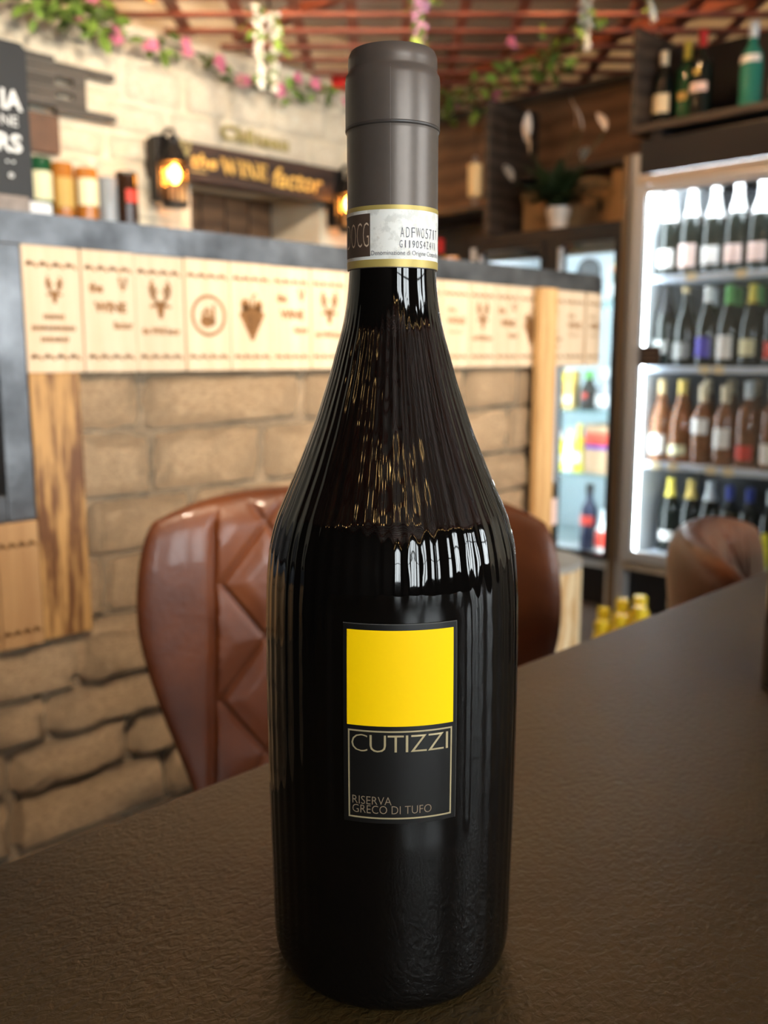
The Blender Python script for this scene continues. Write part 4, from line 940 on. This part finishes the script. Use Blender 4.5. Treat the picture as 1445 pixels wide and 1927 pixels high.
# wall optics: bottles hanging neck down
op = thing('optics_rail', 'wooden rail on the cream wall carrying the upside-down bottles', 'rail', (1.64, Y1 - .03, 1.32))
wb(MB().box((1.40, Y1 - .045, 1.32), (1.88, Y1 - .0, 1.365), .003), 'rail', M_darkwood, op)
specs = [(1.478, 1.605, 'green whiskey bottle with cream label', G_green, (L_pale, (.045, .135), 2.6), 'spirit', 1.02),
         (1.556, 1.598, 'amber bottle with gold label', G_amber, (L_ochre, (.05, .15), 2.0), 'spirit', .98),
         (1.642, 1.592, 'amber bottle with square cream label', G_amber, (L_pale, (.035, .12), 2.4), 'spirit', 1.05),
         (1.722, 1.572, 'clear silver bottle', G_clear, None, 'spirit', .90),
         (1.798, 1.600, 'dark brown bottle', G_brown, (L_red, (.06, .10), 1.2), 'spirit', 1.05)]
for i, (x, zt, nm, gl, lb_, shp, sc_) in enumerate(specs):
    t = bottle('upside-down %s hanging on the wall optics, %s from blackboard' % (nm, ordn[i]), (x, Y1 - .105, zt), 0, shp, gl, None, *( (lb_[0], lb_[1], lb_[2]) if lb_ else (None, (.05, .1), 1)), zc=.243, scale=sc_, name='optic_bottle', group='upside-down bottles on the wall optics', rot=(PI, 0, 0))
    for c in t.children:
        if c.name.startswith('paper_label'): c.rotation_euler = (0, 0, PI)
    MB().lathe([(.016, .2435), (.020, .245), (.022, .262), (.016, .285), (.006, .290)], 16).build('optic_measure', M_alu, t, True, 40)
    MB().box((-.012, -.062, .236), (.012, -.016, .248)).build('holder_arm', M_blackmetal, t)
# blackboard menu on the bar
bb = thing('menu_blackboard', 'black menu board with white chalk lettering on the left of the bar', 'menu board', (.57, 1.40, 1.1305))
wb(MB().prism([(.485, 1.1865), (.655, 1.1865), (.655, 1.396), (.648, 1.405), (.492, 1.405), (.485, 1.396)], lambda a, b_, d: (a, d, b_), 1.395, 1.404), 'board', mat('chalkboard', (.012, .011, .010), .5), bb)
fb = lambda a, b_: (a, 1.3942, b_)
M_chalk = mat('chalk_white', (.80, .80, .78), .7)
for txt, x0, x1, z0, z1, bd in (('IA', .614, .645, 1.310, 1.338, .03), ('NE', .612, .637, 1.288, 1.302, .0), ('RS', .603, .641, 1.251, 1.277, .03), ('..', .615, .629, 1.236, 1.239, 0), ('o', .618, .626, 1.215, 1.222, .02)):
    t_ = MB(); fit_text(txt, x0, x1, z0, z1, fb, t_, bold=bd); wb(t_, 'chalk_lettering', M_chalk, bb)
wb(MB().box((.487, 1.365, 1.1305), (.635, 1.435, 1.186), .003), 'stand_block', mat('grey_stand', (.30, .25, .22), .6, var=.3, scale=40), bb)
wb(MB().box((.636, 1.37, 1.1305), (.672, 1.43, 1.182), .004), 'stand_end', mat('white_stand', (.70, .70, .70), .4), bb)

# ------------------------------------------------------------------ silk flowers on the lattice
SL = [leaf_mesh(.060, .017, M_leaf, .3), leaf_mesh(.048, .015, M_leaf, -.2), leaf_mesh(.055, .014, mat('olive_leaf', (.10, .15, .03), .5, objvar=.4), .3)]
OL = [leaf_mesh(.075, .022, M_orangeleaf, .3), leaf_mesh(.065, .020, mat('amber_leaf', (.85, .40, .05), .5, objvar=.3), -.3)]
def blossom(m, r0=.020, n=6, seed=0):
    rr = random.Random(seed); b_ = MB()
    for i in range(n):
        a = 2*PI*i/n; b_.ball((r0*.7*math.cos(a), r0*.7*math.sin(a), rr.uniform(-.3, .5)*r0), r0*.6, 7, 5, (1, 1, .55))
    b_.ball((0, 0, .4*r0), r0*.5, 7, 5)
    return b_.mesh('flower', m, True)
PF = [blossom(M_pink, .019, 6, 1), blossom(M_pink, .016, 5, 2)]
def garland(label, pts, flowers, nleaf, spread, seed, leafs=SL, fm=PF):
    rr = random.Random(seed); c = pts[len(pts)//2]
    t = thing('flower_garland', label, 'garland', c, 0, 'silk flower garlands')
    path = spline(pts, 6)
    wb(MB().tube(path, .004, 5), 'vine', mat('vine_stem', (.10, .07, .03), .7), t, True)
    for i in range(nleaf):
        p = rr.choice(path); inst('leaf', rr.choice(leafs), t, (p[0]-c[0]+rr.uniform(-spread, spread), p[1]-c[1]+rr.uniform(-spread, spread)*.7, p[2]-c[2]+rr.uniform(-spread, spread*.6)),
             (rr.uniform(-1.2, 1.2), rr.uniform(-1, 1), rr.uniform(0, 6.3)), (rr.uniform(.7, 1.2),)*3)
    for p in flowers:
        inst('flower', rr.choice(fm), t, (p[0]-c[0], p[1]-c[1], p[2]-c[2]), (1.2 + rr.uniform(-.4, .4), 0, rr.uniform(-.6, .2)), (rr.uniform(.9, 1.2),)*3)
    return t
garland('green garland with pink flowers along the top of cream wall', [(1.72, 3.10, 2.085), (1.80, 3.10, 2.05), (1.98, 3.10, 2.075), (2.19, 3.09, 2.05), (2.32, 3.10, 2.02), (2.5, 3.10, 2.02), (2.62, 3.10, 2.07), (2.82, 3.10, 2.07)],
        [(1.755, 3.06, 2.05), (1.765, 3.06, 2.03), (1.885, 3.06, 2.03), (1.91, 3.06, 2.04), (2.045, 3.06, 2.075), (2.05, 3.06, 2.05), (2.19, 3.06, 2.045), (2.20, 3.06, 2.025), (2.29, 3.06, 1.995), (2.315, 3.06, 2.0), (2.475, 3.06, 1.995), (2.57, 3.06, 2.06), (2.665, 3.06, 2.055), (2.84, 3.06, 2.02)], 70, .05, 11)
garland('bushy bright green foliage at the top left of the cream wall', [(1.42, 3.02, 2.10), (1.50, 3.0, 2.075), (1.58, 2.98, 2.085), (1.68, 2.98, 2.07)], [(1.60, 3.0, 2.04), (1.64, 2.98, 2.10)], 110, .065, 12)
garland('olive garland with pink flowers along the right edge of lattice', [(3.33, 3.02, 2.06), (3.28, 2.80, 2.07), (3.18, 2.55, 2.075), (3.10, 2.30, 2.075), (3.06, 2.12, 2.075), (3.0, 2.0, 2.075)],
        [(3.33, 2.88, 2.06), (3.30, 2.62, 2.06), (2.90, 2.24, 2.085), (3.33, 2.66, 2.04)], 100, .075, 13)
garland('orange autumn leaves at the top edge above the lanterns', [(1.62, 2.72, 2.12), (1.70, 2.72, 2.105), (1.80, 2.70, 2.11)], [], 14, .04, 14, OL)
def strand(label, top, length, m, seed, lean=(0, 0), n=75, w=.026, nl=14):
    rr = random.Random(seed); t = thing('hanging_blossom_strand', label, 'flowers', (top[0], top[1], top[2] - length), 0, 'blossom strands hanging from the lattice')
    MB().tube([(0, 0, length), (lean[0]*.5, lean[1]*.5, length*.5), (lean[0], lean[1], 0)], .0025, 5).build('stem', M_leaf, t)
    b_ = MB()
    for i in range(n):
        f = rr.random(); a = rr.uniform(0, 6.3); rad = w * (.35 + .65*f) * rr.uniform(.3, 1)
        b_.ball((lean[0]*(1-f) + rad*math.cos(a), lean[1]*(1-f) + rad*math.sin(a), f*length), rr.uniform(.0055, .010), 6, 4, (1, 1, .8))
    o = b_.build('blossoms', m, t, True); o['kind'] = 'stuff'
    for i in range(nl):
        f = rr.uniform(.35, 1); inst('leaf', rr.choice(SL), t, (lean[0]*(1-f) + rr.uniform(-w, w), lean[1]*(1-f) + rr.uniform(-w, w), f*length), (rr.uniform(-1.5, .2), rr.uniform(-.5, .5), rr.uniform(0, 6.3)), (.8,)*3)
    return t
strand('long white blossom strand hanging left of the bottle top', (2.055, 2.655, 2.119), .265, M_whitepetal, 21, (.03, .02), 90)
strand('shorter white blossom strand just right of the long one', (2.150, 2.685, 2.119), .26, M_whitepetal, 22, (.0, .0), 60)
strand('lilac-pink blossom strand hanging right of the bottle top', (2.365, 2.19, 2.119), .25, M_lilac, 23, (-.01, .01), 80, .034, 24)
strand('white blossom strand hanging beside the box shelf', (2.79, 1.85, 2.119), .17, M_whitepetal, 24, (0, 0), 60, .03, 16)
strand('small white blossom tip hanging above the box shelf side', (2.90, 1.68, 2.119), .09, M_whitepetal, 25, (.02, 0), 20, .02, 4)

# ------------------------------------------------------------------ lamps of the room
def spot(label, loc, target, power, col=(1, .78, .52), angle=70):
    t = thing('ceiling_spotlight', label, 'spotlight', loc, 0, 'ceiling spotlights')
    d = (Vector(target) - Vector(loc)).normalized(); rot = d.to_track_quat('-Z', 'Y').to_euler()
    h = MB().lathe([(.012, .10), (.030, .095), (.038, .07), (.040, .0), (.036, .0), (.034, .03), (.008, .035)], 20).build('housing', M_blackmetal, t, True, 40); h.rotation_euler = rot
    l = MB().lathe([(.005, .012), (.033, .012), (.033, .008), (.005, .008)], 18).build('lens', mat('spot_lens', (1, .85, .6), emit=(1, .72, .40), es=12), t); l.rotation_euler = rot
    MB().tube([(0, 0, .08), (0, 0, ZC - loc[2])], .006, 6).build('stem', M_blackmetal, t)
    L = bpy.data.lights.new('spot_light', 'SPOT'); L.energy = power; L.color = col; L.spot_size = math.radians(angle); L.spot_blend = .8; L.shadow_soft_size = .04
    o = bpy.data.objects.new('spot_light', L); COL.objects.link(o); o.parent = t; o.rotation_euler = rot; o.location = d * .01
spot('black ceiling spotlight aimed at the left of the bar front', (.30, .10, 2.0), (.70, 1.15, 1.06), 100, (1, .80, .57), 58)
spot('black ceiling spotlight aimed at the right of the bar front', (1.05, .15, 2.0), (1.35, 1.15, 1.06), 100, (1, .80, .57), 58)
spot('black ceiling spotlight aimed at the slatted wall rack', (1.05, 1.75, 2.0), (1.60, 3.2, 1.75), 62, (1, .85, .66), 95)
spot('black ceiling spotlight aimed at the beam sign', (1.75, 1.75, 2.0), (2.35, 3.2, 1.75), 60, (1, .85, .66), 95)
def ceiling_bulb(label, loc, power):
    t = thing('ceiling_bulb', label, 'lamp', loc, 0, 'bare bulbs above the lattice')
    MB().lathe([(.004, -.045), (.016, -.038), (.024, -.020), (.022, -.004), (.013, .008), (.012, .012)], 16).build('bulb', mat('ceiling_bulb_glass', (1, .7, .4), emit=(1, .55, .2), es=30), t, True)
    MB().lathe([(.013, .010), (.015, .012), (.015, .04), (.008, .045)], 14).build('socket', M_blackmetal, t)
    MB().tube([(0, 0, .04), (0, 0, ZC - loc[2])], .003, 5).build('cable', M_blackmetal, t)
    L = bpy.data.lights.new('bulb_light', 'POINT'); L.energy = power; L.color = (1, .60, .28); L.shadow_soft_size = .03
    o = bpy.data.objects.new('bulb_light', L); COL.objects.link(o); o.parent = t; o.location = (0, 0, -.02)
ceiling_bulb('warm bare bulb above the lattice in front of the bar end', (2.05, 1.85, 2.215), 34)
ceiling_bulb('warm bare bulb above the lattice over the table', (1.2, .6, 2.24), 3)
ceiling_bulb('added warm bulb above the lattice near the box shelf', (2.62, 1.62, 2.215), 34)  # added out of view to brighten the right part of the lattice
ceiling_bulb('added warm bulb above the lattice near the slatted rack', (1.72, 2.42, 2.215), 34)  # another unseen bulb, put in so the slats by the wall get lighter
def bulb_string(label, pts, n, seed):
    rr = random.Random(seed); t = thing('fairy_lights', label, 'fairy lights', pts[len(pts)//2], 0); c = root_loc(t)
    path = spline(pts, 12); wb(MB().tube(path, .002, 4), 'wire', M_blackmetal, t)
    me = MB().ball((0, 0, -.012), .014, 10, 7).mesh('bulb', M_bulb, True)
    for i in range(n):
        p = Vector(path[int((i + .5) / n * len(path))]); inst('bulb', me, t, tuple(p - c + Vector((0, 0, rr.uniform(-.03, 0)))))
bulb_string('string of warm fairy lights over the street windows', [(-1.9, -2.3, 2.07), (-1.3, -2.2, 2.00), (-.7, -2.25, 2.09), (-.1, -2.1, 2.01), (.6, -2.2, 2.09), (1.3, -2.2, 2.01), (2.2, -2.2, 2.07)], 22, 1)
bulb_string('string of warm fairy lights across the ceiling behind the table', [(-2.0, .9, 2.08), (-1.5, .2, 1.99), (-1.0, -.5, 2.07), (-.5, -1.0, 1.99), (.2, -1.3, 2.07), (.9, -1.2, 2.00), (1.6, -1.3, 2.05)], 18, 2)
# small glowing bulbs are seen and mirrored; the room itself is lit by the lamps' own lights, the tubes and the windows
for n_ in ('warm_bulb', 'orange_bulb', 'spot_lens', 'ceiling_bulb_glass'):
    MATS[n_].cycles.emission_sampling = 'NONE'
